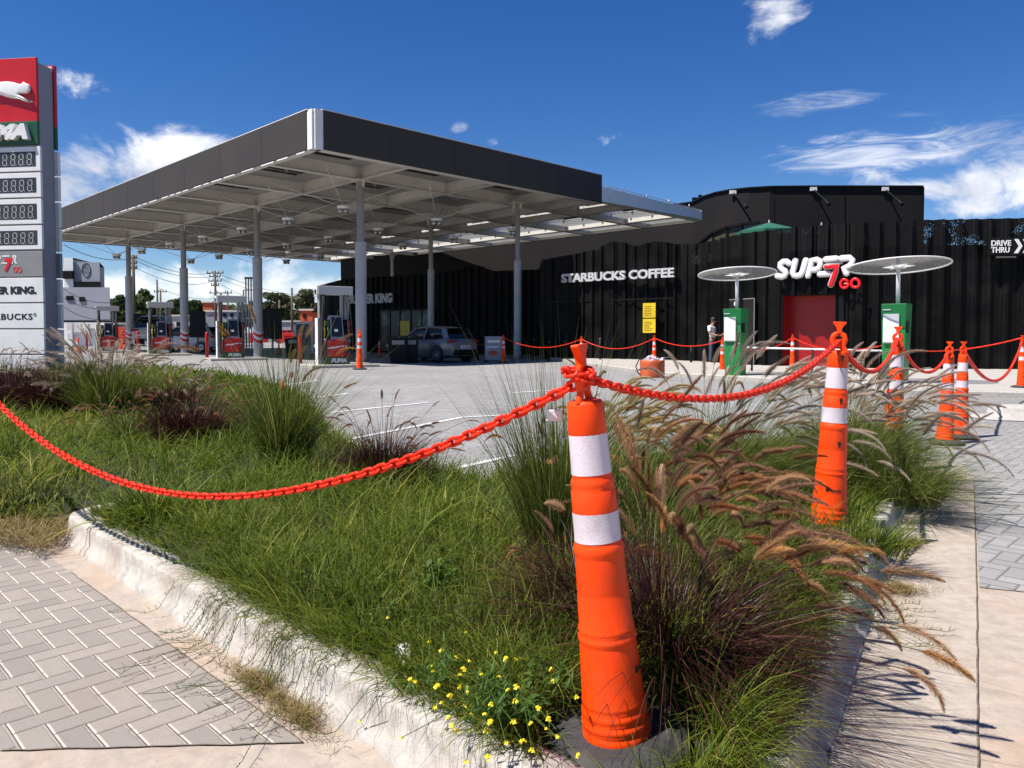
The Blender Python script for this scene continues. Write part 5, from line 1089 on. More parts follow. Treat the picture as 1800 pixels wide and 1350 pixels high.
m = MB(); c = P(151.5, 474.5, 75.47); m.tube([c + Vector((.4 * math.cos(a) * 1.0, 0, .66 * math.sin(a))) for a in [2 * math.pi * i / 28 for i in range(29)]], .035, 6); put_text(m, 'KM', c + UZ * .2 - Vector((0, .01, 0)), (1, 0, 0), UZ, .36, .24, .0, .01); put_text(m, '43.5', c - UZ * .18 - Vector((0, .01, 0)), (1, 0, 0), UZ, .5, .24, .0, .01); m.build('emblem', M['txtblack'], B0_, world=True)
wl = MB(); wbox(wl, 40, 200, 567, 596, 68, .3, 0); tag(wl.build('boundary_wall', M['white']), 'white rendered boundary wall behind the leftmost pump', 'wall')
for k, (a0, a1, b0, b1) in enumerate(((117, 127, 568, 581), (130, 142, 569, 584), (148, 155, 569, 582), (118, 127, 586, 599))):
    m = MB(); wbox(m, a0, a1, b0, b1, 67.6, .3); tag(m.build('meter_box', M['cream']), 'small pale meter box on the white boundary wall', 'meter box', 'meter boxes on the boundary wall')
# orange mesh barrier
m = MB()
for k in range(12): a = P(207 + k * 1.6, 575, 55); m.box((a.x, 55 + .1 * math.sin(k), 0), (a.x + .035, 55.05 + .1 * math.sin(k), a.z))
for k in range(9): a = P(207, 577 + 5 * k, 55); b_ = P(226, 577 + 5 * k, 55); m.box((a.x, 54.9, a.z), (b_.x, 54.93, a.z + .07))
tag(m.build('barrier_net', M['orange']), 'orange plastic barrier netting right of the leftmost pump', 'barrier net')
# vent pipes
t = thing('vent_pipes', 'four tall thin white vent pipes in a white frame behind the third pump', 'vent pipes', at_depth(438, 0, 58))
for k in range(4): a = P(432 + k * 4.6, 490, 58); b_ = Vector((a.x, a.y, 0)); pp = MB().cyl(b_, a, .06, None, 8).build('pipe', M['white'], t, world=True); MB().cyl(a, a + UZ * .12, .11, None, 8).build('pipe_cap', M['black'], pp, world=True)
m = MB(); 
for y in (510, 560, 608): a = P(428, y, 57.9); b_ = P(452, y, 57.9); m.beam(a, b_, .08, .08)
for x in (428, 452): a = P(x, 510, 57.9); m.beam((a.x, a.y, 0), a, .08, .08)
m.build('frame', M['white'], t, world=True)
# orange brick houses, sheds, grey louvre enclosure
def house(px0, px1, yt, yb, Y, dep, mat, lab, name='brick_house', wins=()):
    a = P(px0, yb, Y); b_ = P(px1, yt, Y); t = thing(name, lab, 'house' if 'house' in name else 'building', ((a.x + b_.x) / 2, Y, 0)); m = MB(); wbox(m, px0, px1, yt, yb, Y, dep, 0); m.build('wall', mat, t, world=True)
    m = MB(); m.box((a.x - .15, Y - .15, b_.z), (b_.x + .1, Y + .4, b_.z + .18)); m.build('roof_edge', M['cream'], t, world=True)
    for x0, x1, y0, y1 in wins: m = MB(); wbox(m, x0, x1, y0, y1, Y - .06, .1); m.build('window', M['black'], t, world=True)
house(528, 549, 546, 575, 78, 8, M['brick'], 'orange brick wall left of the nearest pump', wins=((533, 538, 552, 560),))
house(562, 590, 547, 575, 74, 8, M['brick'], 'orange brick house seen through the nearest pump', wins=((566, 571, 554, 561), (576, 581, 554, 561)))
house(357, 373, 532, 545, 95, 8, M['brick'], 'small orange block above the roofs behind the third pump', 'orange_building')
house(362, 420, 548, 605, 92, 8, M['bwall'], 'low pale house behind the third pump', 'pale_house', ((392, 398, 551, 557), (405, 410, 551, 557)))
house(200, 245, 570, 610, 90, 6, M['cream'], 'low cream building between the two left columns', 'low_building')
house(300, 360, 556, 610, 86, 8, M['cream'], 'low pale building between the middle columns', 'low_building', ((310, 318, 566, 575),))
house(460, 545, 566, 612, 96, 8, M['bwall'], 'long low white wall building behind the black panel', 'low_building', ((475, 481, 574, 580),))
t = thing('louvred_enclosure', 'white framed enclosure with grey louvres left of the nearest pump', 'enclosure', at_depth(533, 0, 45)); m = MB(); wbox(m, 520, 549, 569, 612, 45, .3, 0); m.build('panel', M['dgrey'], t, world=True)
m = MB()
for k in range(12): a = P(521, 571 + k * 3.2, 44.95); b_ = P(548, 571 + k * 3.2, 44.95); m.beam(a, b_, .06, .03)
m.build('louvres', M['black'], t, world=True)
m = MB()
for x in (519, 549): a = P(x, 567, 44.9); m.beam((a.x, a.y, 0), a, .12, .12)
a = P(517, 567.5, 44.9); b_ = P(551, 567.5, 44.9); m.beam(a, b_, .12, .16); m.build('frame', M['white'], t, world=True)
for px in (452, 505): p = at_depth(px, 0, 70); m = MB(); m.bbox((p.x - .8, 70, .3), (p.x + .8, 70.8, 1.2), .05); tag(m.build('planter_box', M['red']), 'low red container far behind the pumps', 'container', 'low red containers')
# power poles and wires
def pole(px, yt, Y, lab, arms=()):
    a = P(px, yt, Y); t = thing('utility_pole', lab, 'utility pole', (a.x, a.y, 0)); MB().cyl((a.x, a.y, 0), a, .16, .10, 10).build('pole_shaft', M['pole'], t, world=True)
    for y, w_ in arms:
        b_ = P(px, y, Y); am_ = MB().box((b_.x - w_, b_.y - .05, b_.z - .05), (b_.x + w_, b_.y + .05, b_.z + .05)).build('cross_arm', M['pole'], t, world=True)
        m = MB()
        for k in (-.9, -.3, .4, .9): m.cyl((b_.x + w_ * k, b_.y, b_.z + .05), (b_.x + w_ * k, b_.y, b_.z + .3), .05, None, 6)
        m.build('insulator', M['dgrey'], am_, world=True)
    return a
pole(378, 476, 80, 'tall dark utility pole with short cross arms above the third pump', ((480, .9), (486, .6), (494, .7), (502, .4)))
pole(234, 448, 60, 'utility pole close to the farthest column', ((454, .3), (463, .3), (472, .3)))
pole(276, 491, 100, 'slim bare pole rising from the trees left of the middle', ())
pole(282, 509, 95, 'shorter pole with insulators beside the slim bare pole', ((513, .8),))
pole(400, 511, 110, 'short thin pole right of the tall utility pole', ()); pole(388, 514, 85, 'low pole with wide insulator arm', ((515, 1.3),)); pole(513, 506, 85, 'thin pole left of the louvred enclosure', ()); pole(491, 527, 85, 'thin pole beside the black panel', ())
def wire(a, b, sag, Y0, Y1):
    p, q = P(a[0], a[1], Y0), P(b[0], b[1], Y1); return [p.lerp(q, i / 12) - UZ * (sag * (1 - (2 * i / 12 - 1) ** 2)) for i in range(13)]
for k, (a, b_, s, Y0, Y1) in enumerate((((234, 450), (376, 480), .6, 60, 80), ((234, 456), (376, 486), .6, 60, 80), ((234, 468), (376, 494), .8, 60, 80), ((378, 479), (620, 520), 1.0, 80, 90), ((378, 486), (620, 532), 1.0, 80, 90), ((378, 494), (560, 545), 1.0, 80, 90),
      ((112, 508), (234, 520), .8, 60, 60), ((112, 524), (234, 526), .8, 60, 60), ((112, 540), (234, 548), .8, 60, 60), ((112, 430), (234, 454), .5, 55, 60), ((276, 505), (400, 522), .8, 100, 110))):
    tag(MB().tube(wire(a, b_, s, Y0, Y1), .022, 4).build('power_line', M['black']), 'thin dark overhead power line crossing the sky behind the pumps', 'wire', 'overhead power lines')
# ================================================================== VEGETATION
M['grass'] = leafmat('bed grass', (.030, .054, .006), (.15, .205, .018), (.37, .33, .06), .42)
M['fgreen'] = leafmat('fountain grass blades', (.030, .050, .008), (.15, .19, .03), (.40, .35, .12), .4)
M['burg'] = leafmat('burgundy blades', (.014, .004, .005), (.058, .016, .014), (.17, .07, .05), .22, .4)
M['dry'] = leafmat('dry grass', (.13, .09, .03), (.36, .26, .11), (.18, .20, .05), .3)
M['leaf'] = leafmat('broad weed leaf', (.05, .10, .02), (.12, .22, .04), None, .4)
M['hairtan'] = leafmat('tan bristles', (.24, .115, .05), (.56, .34, .175), (.70, .52, .33), .45, .7, .4)
M['hairred'] = leafmat('red brown bristles', (.17, .06, .036), (.48, .26, .15), (.66, .46, .30), .45, .7, .45)
M['hairgold'] = leafmat('gold bristles', (.36, .25, .10), (.66, .50, .26), (.76, .66, .44), .5, .7, .35)
M['hairmauve'] = leafmat('mauve bristles', (.34, .24, .17), (.64, .52, .41), (.78, .70, .60), .5, .7, .3)
M['tree'] = leafmat('tree foliage', (.022, .040, .010), (.085, .12, .028), None, .25)
M['tree2'] = leafmat('eucalypt foliage', (.05, .06, .025), (.15, .155, .07), None, .25)

def blades(base, L, az, lean, droop, wid, segs=4, twist=.5, tint=None, mid=None):
    n = len(base); u = np.linspace(0, 1, segs + 1); L = np.broadcast_to(L, n); az = np.broadcast_to(az, n); lean = np.broadcast_to(lean, n); droop = np.broadcast_to(droop, n); wid = np.broadcast_to(wid, n)
    hx = np.cos(az); hy = np.sin(az); h = L[:, None] * lean[:, None] * u ** 1.5; v = L[:, None] * (u * np.sqrt(np.maximum(.08, 1 - .55 * lean[:, None] ** 2)) - droop[:, None] * u ** 2.6)
    c = np.stack([base[:, 0:1] + hx[:, None] * h, base[:, 1:2] + hy[:, None] * h, base[:, 2:3] + v], -1)
    sa = az + np.pi / 2 + rng.normal(0, twist, n); sd_ = np.stack([np.cos(sa), np.sin(sa), rng.normal(0, .25, n)], -1)
    w_ = wid[:, None] * np.clip(1.05 - u ** 2.2, .06, 1) * np.clip(.55 + u * 2, 0, 1)
    V = np.stack([c - sd_[:, None, :] * w_[..., None] / 2, c + sd_[:, None, :] * w_[..., None] / 2], 2).reshape(-1, 3)
    k = (segs + 1) * 2; b0 = (np.arange(n) * k)[:, None]; s = np.arange(segs)[None] * 2
    F = np.stack([b0 + s, b0 + s + 1, b0 + s + 3, b0 + s + 2], -1).reshape(-1, 4)
    tt = rng.random(n) if tint is None else tint
    T = np.clip(tt[:, None] + (u[None] - .5) * .22, 0, 1).repeat(2, axis=1).ravel()
    return V, F, T
class NB:
    def __init__(s): s.V = []; s.F = []; s.T = []; s.n = 0
    def add(s, v, f, t): s.V.append(v); s.F.append(f + s.n); s.T.append(t); s.n += len(v)
    def mesh(s, name, mat): return mesh_np(name, np.concatenate(s.V), np.concatenate(s.F), mat, tint=np.concatenate(s.T), smooth=True)

def plume_mesh(mat, L, r, bend, nh):
    nb = NB(); N = 12; ts = np.linspace(0, 1, N); ang = bend * ts ** 1.1; seg = L / (N - 1)
    x = np.concatenate([[0], np.cumsum(np.sin(ang[1:]) * seg)]); z = np.concatenate([[0], np.cumsum(np.cos(ang[1:]) * seg)])
    prof = np.clip(np.minimum(ts * 6 + .35, 1) * (1.02 - ts) ** .5, .1, 1)
    # core
    m = MB(); m.tube([(x[i], 0, z[i]) for i in range(N)], [r * .13 * prof[i] + .0006 for i in range(N)], 6); V = np.array(m.v); quads = [f for f in m.f if len(f) == 4]
    nb.add(V, np.array(quads), np.full(len(V), .1))
    t = rng.random(nh) ** .9; xi = np.interp(t, ts, x); zi = np.interp(t, ts, z); a = np.interp(t, ts, ang); rr = np.interp(t, ts, prof) * r; ph = rng.random(nh) * 2 * np.pi
    T = np.stack([np.sin(a), np.zeros(nh), np.cos(a)], -1); X = np.stack([np.cos(a), np.zeros(nh), -np.sin(a)], -1); Y = np.tile([0, 1., 0], (nh, 1))
    o = X * np.cos(ph)[:, None] + Y * np.sin(ph)[:, None]; c = np.stack([xi, np.zeros(nh), zi], -1); ln = rr * np.where(rng.random(nh) < .62, rng.uniform(.35, .75, nh), rng.uniform(.9, 1.75, nh))
    fw = rng.uniform(.5, 1.1, nh)[:, None]; tip = c + (o + T * fw) * ln[:, None]; sd_ = np.cross(T, o); wv = .00032 + .0003 * rng.random(nh)
    V = np.stack([c + o * .002 - sd_ * wv[:, None], c + o * .002 + sd_ * wv[:, None], tip + sd_ * .0003, tip - sd_ * .0003], 1).reshape(-1, 3)
    F = np.arange(nh * 4).reshape(-1, 4); tn = rng.random(nh); nb.add(V, F, np.stack([tn * .5, tn * .5, tn * .5 + .5, tn * .5 + .5], 1).ravel())
    return nb.mesh('seed_head', mat)
PL = {}
for key in ('hairtan', 'hairred', 'hairgold', 'hairmauve'):
    k_ = {'hairtan': 1.15, 'hairred': 1.35, 'hairgold': 1.5, 'hairmauve': 1.75}[key]; PL[key] = [plume_mesh(M[key], Lx * k_, rx * .95, bx, int(1900 * k_)) for Lx, rx, bx in ((.15, .016, .8), (.17, .017, 1.15), (.14, .018, .55), (.18, .015, 1.3), (.13, .017, .35))]
    PL[key + 'far'] = [plume_mesh(M[key], Lx, rx, bx, 800) for Lx, rx, bx in ((.17, .018, .8), (.19, .019, 1.2), (.15, .018, .4))]
def tuft(name, label, x, y, H, spread, nb_, bmat, npl, pkey, wind=0., droop=.35, lean=.55, base_r=.10, pl_h=1.0, pw=.0045, near=True, waz=0., pscale=1., z=None, upr=.5, far_only=False, group='clumps of ornamental fountain grass in the bed'):
    z = float(bedz(np.array([x]), np.array([y]))[0]) if z is None else z
    t = thing(name, label, 'ornamental grass', (x, y, z), 0, group)
    a = rng.random(nb_) * 2 * np.pi; rr = base_r * np.sqrt(rng.random(nb_)); base = np.stack([rr * np.cos(a), rr * np.sin(a), np.full(nb_, -.03)], -1)
    az = a + rng.normal(0, .45, nb_); le = np.clip(rng.normal(lean, .28, nb_), .03, 1.2) * spread
    hx = np.cos(az) * le + wind * np.cos(waz); hy = np.sin(az) * le + wind * np.sin(waz); az2 = np.arctan2(hy, hx); le2 = np.clip(np.hypot(hx, hy), 0, 1.25)
    L = H * np.clip(rng.normal(.72, .22, nb_), .2, 1.2); tint = np.clip(rng.beta(2, 2.6, nb_), 0, 1); dead = rng.random(nb_) < .07; tint[dead] = .97
    n_ = NB(); n_.add(*blades(base, L, az2, le2, np.clip(rng.normal(droop, .15, nb_), 0, .85), pw * rng.uniform(.5, 1.2, nb_), 6, .6, tint))
    obj('blades', n_.mesh('blades', bmat), t)
    nstem = NB(); ks = PL[pkey if near else pkey + 'far']; seg = 8; pos = []
    for i in range(npl):
        aa = random.uniform(0, 2 * math.pi); l0 = abs(random.gauss(upr, .22)) ; hx, hy = math.cos(aa) * l0 + wind * 1.2 * math.cos(waz), math.sin(aa) * l0 + wind * 1.2 * math.sin(waz); az_ = math.atan2(hy, hx); ln = min(1.2, math.hypot(hx, hy)); Ls = H * pl_h * random.uniform(.68, 1.12); dr_ = random.uniform(.05, .3) + .25 * max(0, ln - .5)
        r0 = base_r * random.random() * .8; b = np.array([[r0 * math.cos(aa), r0 * math.sin(aa), -.02]])
        us = np.linspace(0, 1, seg + 1); h = Ls * ln * us ** 1.5; v = Ls * (us * math.sqrt(max(.08, 1 - .55 * ln * ln)) - dr_ * us ** 2.6)
        if far_only and math.sin(az_) < -.35: continue
        pts = [Vector((b[0, 0] + math.cos(az_) * h[k], b[0, 1] + math.sin(az_) * h[k], b[0, 2] + v[k])) for k in range(seg + 1)]
        m = MB(); m.tube(pts, .0013 if near else .0018, 4, cap=False); nstem.add(np.array(m.v), np.array(m.f), np.full(len(m.v), random.uniform(.3, .8)))
        T = (pts[-1] - pts[-2]).normalized(); bv = Vector((math.cos(az_), math.sin(az_), 0)) * .5 - UZ * .8; X = (bv - T * bv.dot(T)); X.normalize(); Y = T.cross(X)
        pos.append((pts[-1] - T * .01, Matrix((X, Y, T)).transposed(), random.choice(ks), random.uniform(.75, 1.15) * pscale))
    if npl:
        obj('stems', nstem.mesh('stems', bmat), t)
        for i, (p, rm, me, s) in enumerate(pos):
            o = obj('seed_head', me, t); o.matrix_local = Matrix.Translation(p) @ rm.to_4x4() @ Matrix.Scale(s, 4)
    return t
# right part of the bed
tuft('fountain_grass', 'dark burgundy fountain grass spilling out behind the foreground post', .50, 2.30, .66, 1.0, 2300, M['burg'], 44, 'hairtan', .30, .42, .75, .10, .98, .0036, True, -.1, 1.0, upr=.6, far_only=True)
tuft('fountain_grass', 'dark burgundy fountain grass just left of the foreground post', .26, 2.62, .56, 1.0, 2000, M['burg'], 10, 'hairred', -.10, .40, .70, .08, .8, .0034, True, 0, .5, upr=.6, far_only=True)
tuft('fountain_grass', 'tall upright green fountain grass with round buff heads left of the foreground post', .20, 3.35, 1.02, .6, 1700, M['fgreen'], 16, 'hairtan', 0, .12, .42, .12, .88, .0036, True, 0, .5, upr=.3)
tuft('fountain_grass', 'fountain grass with reddish plumes streaming right, between the two nearest posts', .62, 3.05, .56, 1.0, 1900, M['fgreen'], 60, 'hairred', .30, .35, .6, .16, 1.08, .0036, True, .1, 1.05, upr=.42)
tuft('fountain_grass', 'low fountain grass with long brown plumes arching towards the right kerb', .74, 2.60, .42, 1.0, 1500, M['grass'], 13, 'hairred', .22, .42, .6, .12, 1.1, .0036, True, -.15, 1.0, upr=.5)
tuft('fountain_grass', 'reddish brown plumed grass between the golden and the silvery clumps', .68, 3.75, .66, 1.0, 1800, M['fgreen'], 60, 'hairred', .28, .35, .6, .16, 1.05, .0036, True, .1, 1.1, upr=.4)
tuft('fountain_grass', 'golden plumed fountain grass behind the foreground post', .52, 4.7, .70, .9, 1900, M['fgreen'], 96, 'hairgold', .42, .28, .5, .16, 1.1, .004, True, .1, .95, upr=.3)
tuft('fountain_grass', 'big green fountain grass left of the second post with silvery plumes blown right', 1.40, 4.95, .82, 1.0, 3800, M['fgreen'], 88, 'hairmauve', .34, .34, .55, .28, 1.18, .0038, True, .12, 1.0, upr=.3)
tuft('fountain_grass', 'green fountain grass directly behind the second post', 2.42, 5.5, .80, 1.0, 3800, M['fgreen'], 54, 'hairmauve', .34, .33, .6, .26, 1.15, .0038, True, .1, 1.0, upr=.28)
tuft('fountain_grass', 'green fountain grass wrapped round the third post at the bed tip', 2.84, 6.15, .74, .9, 3400, M['fgreen'], 40, 'hairmauve', .24, .34, .6, .22, 1.12, .004, True, .1, .95, upr=.28)
tuft('fountain_grass', 'green fountain grass spreading to the far right kerb corner', 3.15, 6.85, .52, 1.0, 2600, M['fgreen'], 20, 'hairmauve', .05, .4, .6, .2, 1.05, .0042, True, 0, .85, upr=.28)
tuft('fountain_grass', 'green grass clump on the right kerb between the second and third posts', 2.55, 4.95, .62, 1.0, 1500, M['fgreen'], 4, 'hairmauve', .15, .4, .65, .22, 1.0, .004, True, -.4, 1.2, upr=.36)
tuft('fountain_grass', 'short leafy green tussock at the foot of the second post', 1.80, 3.82, .26, .9, 700, M['grass'], 0, 'hairtan', .2, .25, .5, .18, 1, .0055, True, 0)
# left part
tuft('fountain_grass', 'tall green fountain grass with a few pale heads, left of centre', -1.72, 5.75, 1.22, .75, 1500, M['fgreen'], 13, 'hairtan', .04, .26, .46, .15, 1.0, .0046, True, 0, 1.0, upr=.3)
tuft('fountain_grass', 'dark purple fountain grass with thin arching plumes behind the sagging chain', -.86, 5.1, .60, 1.0, 2400, M['burg'], 30, 'hairred', .05, .35, .6, .14, 1.12, .0042, True, 0, .52, upr=.42)
tuft('fountain_grass', 'rounded dark purple fountain grass left of the tall green clump', -3.0, 7.1, .60, 1.0, 3600, M['burg'], 60, 'hairred', .08, .32, .6, .30, 1.0, .0055, True, 0, .62, upr=.42)
tuft('fountain_grass', 'reddish plumed grass at the left shoulder of the rounded purple clump', -3.55, 7.0, .48, 1.0, 900, M['fgreen'], 26, 'hairred', -.15, .35, .6, .15, 1.05, .005, True, 0, .62, upr=.5)
tuft('fountain_grass', 'green fountain grass crowned with mauve upright plumes below the leftmost pumps', -4.75, 9.0, .95, .8, 3000, M['fgreen'], 95, 'hairmauve', .05, .2, .45, .30, 1.12, .0065, False, 0, 1.4, upr=.34)
tuft('fountain_grass', 'dark purple fountain grass right of the mauve plumed clump', -4.25, 9.5, .75, 1.0, 1300, M['burg'], 34, 'hairmauve', .15, .35, .6, .25, .95, .007, False, 0, 1.0, upr=.5)
tuft('fountain_grass', 'dark purple fountain grass right in front of the price totem edge', -5.5, 9.3, .85, .9, 2600, M['burg'], 44, 'hairmauve', 0, .28, .55, .34, 1.0, .007, False, 0, .9, upr=.42)
tuft('fountain_grass', 'dark purple fountain grass at the far left below the totem', -6.35, 9.6, .85, .9, 2600, M['burg'], 34, 'hairmauve', 0, .28, .5, .34, 1.0, .007, False, 0, .9, upr=.42)
tuft('fountain_grass', 'dark purple fountain grass behind the others at the totem foot', -7.2, 10.5, .85, .9, 1800, M['burg'], 24, 'hairmauve', 0, .28, .5, .34, 1.0, .007, False, 0, .9, upr=.42)
tuft('fountain_grass', 'broad bladed green tussock hanging over the left kerb corner', -2.05, 4.35, .42, 1.0, 260, M['grass'], 0, 'hairtan', .2, .35, .7, .15, 1, .013, True, -1.2)

# ---- ground cover: dense creeping grass
def bed_points(n, px0, px1, py0, py1, zc=.13):
    px = rng.uniform(px0, px1, n); py = rng.uniform(py0, py1, n); rx = (px - 900) / FP; up_ = (PPY - py) / FP
    ry = math.cos(PITCH) + math.sin(PITCH) * up_; rz = -math.sin(PITCH) + math.cos(PITCH) * up_; t = (zc - CH) / rz; return rx * t, ry * t
def grass_on(x, y, lmin, lmax, wd, tint=None, lean=.62, mat='grass'):
    d = np.hypot(x, y); n = len(x); e = edge_dist(x, y, kpath, False); z = bedz(x, y) - .01
    left_open = (x < -2.7) & (y < 6.5); z = np.where(left_open, np.minimum(z, .03 + .3 * np.maximum(0, edge_dist(x, y, BED))), z)
    az = rng.random(n) * 2 * np.pi; le = np.clip(rng.normal(lean, .25, n), .1, 1.1)
    # near the kerb the blades flop outwards
    P_ = poly_np(kpath); mid = (P_[1:] + P_[:-1]) / 2; dd = np.diff(P_, axis=0); nn = np.stack([dd[:, 1], -dd[:, 0]], 1); nn /= np.linalg.norm(nn, axis=1, keepdims=True) + 1e-9
    near = np.where(e < .22)[0]
    if len(near):
        for c0 in range(0, len(near), 4000):
            ii = near[c0:c0 + 4000]; k = np.argmin((x[ii, None] - mid[None, :, 0]) ** 2 + (y[ii, None] - mid[None, :, 1]) ** 2, 1); a2 = np.arctan2(nn[k, 1], nn[k, 0]); az[ii] = a2 + rng.normal(0, 1.15, len(ii)); le[ii] = np.clip(le[ii] + .1, 0, 1.1)
    cl = .5 + .5 * np.sin(x * 5.1 + 1.3 * np.sin(y * 4.3)) * np.cos(y * 4.7 + x * 1.7); cl2 = .5 + .5 * np.sin(x * 11 + 2 * np.sin(y * 7)) * np.cos(y * 9 + x * 3); L = (lmin + (lmax - lmin) * rng.random(n) ** 1.3) * (.5 + .5 * cl + .45 * cl2) * np.clip(.6 + e * 1.6, .6, 1.1)
    if tint is None:
        tint = np.clip(rng.beta(2.2, 2.6, n) * .75 + .22 * cl2 + .05 * cl, 0, 1); tint[rng.random(n) < .04] = .98
        yel = np.exp(-((x + 5.2) ** 2 / 2.2 + (y - 7.6) ** 2 / 3.5)); tint = np.clip(tint + yel * .5 * rng.random(n), 0, 1)
        dryz = np.clip((-.0 - x - 2.5) * 1.2, 0, 1) * np.clip((6.0 - y) * .8, 0, 1); tint = np.where(rng.random(n) < dryz * .5, .95, tint)
    return blades(np.stack([x, y, z], -1), L, az, le, np.clip(rng.normal(.36, .22, n), 0, .9), wd * np.maximum(1, d / 3.2) ** .8 * rng.uniform(.6, 1.3, n), 4, .9, tint)
def clear_posts(x, y):
    k = np.hypot(x - .29, y - 1.97) > .225
    return x[k], y[k]
nb = NB()
x, y = bed_points(125000, -250, 1750, 655, 1500); k = inside(x, y, BED) & (edge_dist(x, y, kpath, False) > .10) ; x, y = clear_posts(x[k], y[k]); nb.add(*grass_on(x, y, .10, .32, .0036))
x = rng.uniform(-9, 4.2, 34000); y = rng.uniform(1.5, 13, 34000); k = inside(x, y, BED) & (edge_dist(x, y, kpath, False) > .10) & (y < 12); x, y = clear_posts(x[k], y[k]); nb.add(*grass_on(x, y, .12, .34, .0045))
x = rng.uniform(-14, -3, 16000); y = rng.uniform(9, 22, 16000); k = inside(x, y, BED); x, y = x[k], y[k]; nb.add(*grass_on(x, y, .15, .35, .008))
x, y = bed_points(5200, -250, 1700, 690, 1400); k = inside(x, y, BED) & (edge_dist(x, y, kpath, False) > .12) & (np.sin(x * 2.3 + 1) * np.cos(y * 1.9) > -.1); x, y = clear_posts(x[k], y[k]); nb.add(*grass_on(x, y, .16, .40, .0085, rng.beta(3, 2, len(x)) * .8))
x, y = bed_points(16000, -250, 1700, 690, 1500); k = inside(x, y, BED) & (edge_dist(x, y, kpath, False) > .08); x, y = clear_posts(x[k], y[k]); nb.add(*grass_on(x, y, .10, .30, .0022, rng.uniform(.80, 1., len(x)), .9))
# shaggy tussocks of taller, coarser blades, some lying flat
for _ in range(210):
    px, py = random.uniform(-100, 1650), 690 + 650 * random.random() ** 1.2; xx, yy = bed_points(1, px, px + 1, py, py + 1); n_b = random.randint(30, 90); x = xx[0] + rng.normal(0, .045, n_b); y = yy[0] + rng.normal(0, .045, n_b)
    k = inside(x, y, BED) & (edge_dist(x, y, kpath, False) > .12); x, y = clear_posts(x[k], y[k])
    if len(x) < 5 or yy[0] > 9: continue
    hh = random.uniform(.16, .42); nb.add(*grass_on(x, y, hh * .5, hh, random.choice((.0035, .005, .0065)), np.clip(rng.normal(random.uniform(.2, .95), .12, len(x)), 0, 1), random.choice((.4, .6, .95))))
# fringe along the kerb edge
kr = resample(kpath, .012)
def fringe(n, i0, i1, inset=(.10, .20)):
    ii = rng.integers(i0, i1, n); p = poly_np(kr)[ii]; q = poly_np(kr)[np.minimum(ii + 1, len(kr) - 1)]; d = q - p; d /= np.linalg.norm(d, axis=1, keepdims=True) + 1e-9; nn = np.stack([-d[:, 1], d[:, 0]], 1); o = rng.uniform(*inset, n)
    lump = .5 + .5 * np.sin(ii * .045) * np.sin(ii * .013 + 2); keep = rng.random(n) < np.where(o < .1, lump ** 2, .25 + .75 * lump); p = p + nn * o[:, None]; return p[keep, 0], p[keep, 1]
x, y = fringe(20000, 0, len(kr) - 300, (.07, .22)); x, y = clear_posts(x, y); nb.add(*grass_on(x, y, .05, .17, .003, lean=.7))
o = obj('ground_grass', nb.mesh('ground_grass', M['grass'])); tag(o, 'dense unmown green grass covering the planting bed', 'grass', kind='stuff')
# dry brown grass at the open left edge, and the withered patch at the kerb foot
nb = NB(); x, y = bed_points(30000, -400, 130, 800, 995, .02); e = (x > -9) & (x < -2.53) & ((x + y) > 1.38 + .10 * np.sin(x * 9)) & (x + y < 3.6); x, y = x[e], y[e]; n = len(x)
nb.add(*blades(np.stack([x, y, np.full(n, .0) + .06 * rng.random(n)], -1), rng.uniform(.06, .17, n), rng.random(n) * 6.28, rng.uniform(.5, 1.1, n), .4, .0042, 3, 1., rng.beta(2, 2, n)))
def withered(px, py, rx, ry, n, sx=.1):
    c = G(px, py); a = rng.random(n) * 6.28; r_ = np.abs(rng.normal(0, .55, n)) * (1 + .5 * np.sin(a * 3 + px)); x = c.x + (r_ * np.cos(a) * rx) * .7071 + r_ * np.sin(a) * ry * .7071; y = c.y - (r_ * np.cos(a) * rx) * .7071 + r_ * np.sin(a) * ry * .7071
    return blades(np.stack([x, y, np.full(n, .0) + .015 * rng.random(n)], -1), rng.uniform(.02, .07, n), rng.random(n) * 6.28, rng.uniform(.5, 1.1, n), .35, .0022, 3, 1., rng.beta(2, 2, n))
nb.add(*withered(450, 1205, .16, .055, 1500)); nb.add(*withered(530, 1268, .14, .06, 900)); nb.add(*withered(495, 1240, .12, .05, 500))
nb.add(*withered(1583, 1040, .10, .10, 900)); nb.add(*withered(1600, 960, .12, .12, 500))
o = obj('dry_grass', nb.mesh('dry_grass', M['dry'])); tag(o, 'withered brown grass at the left end of the bed and along the kerb foot', 'dry grass', kind='stuff')
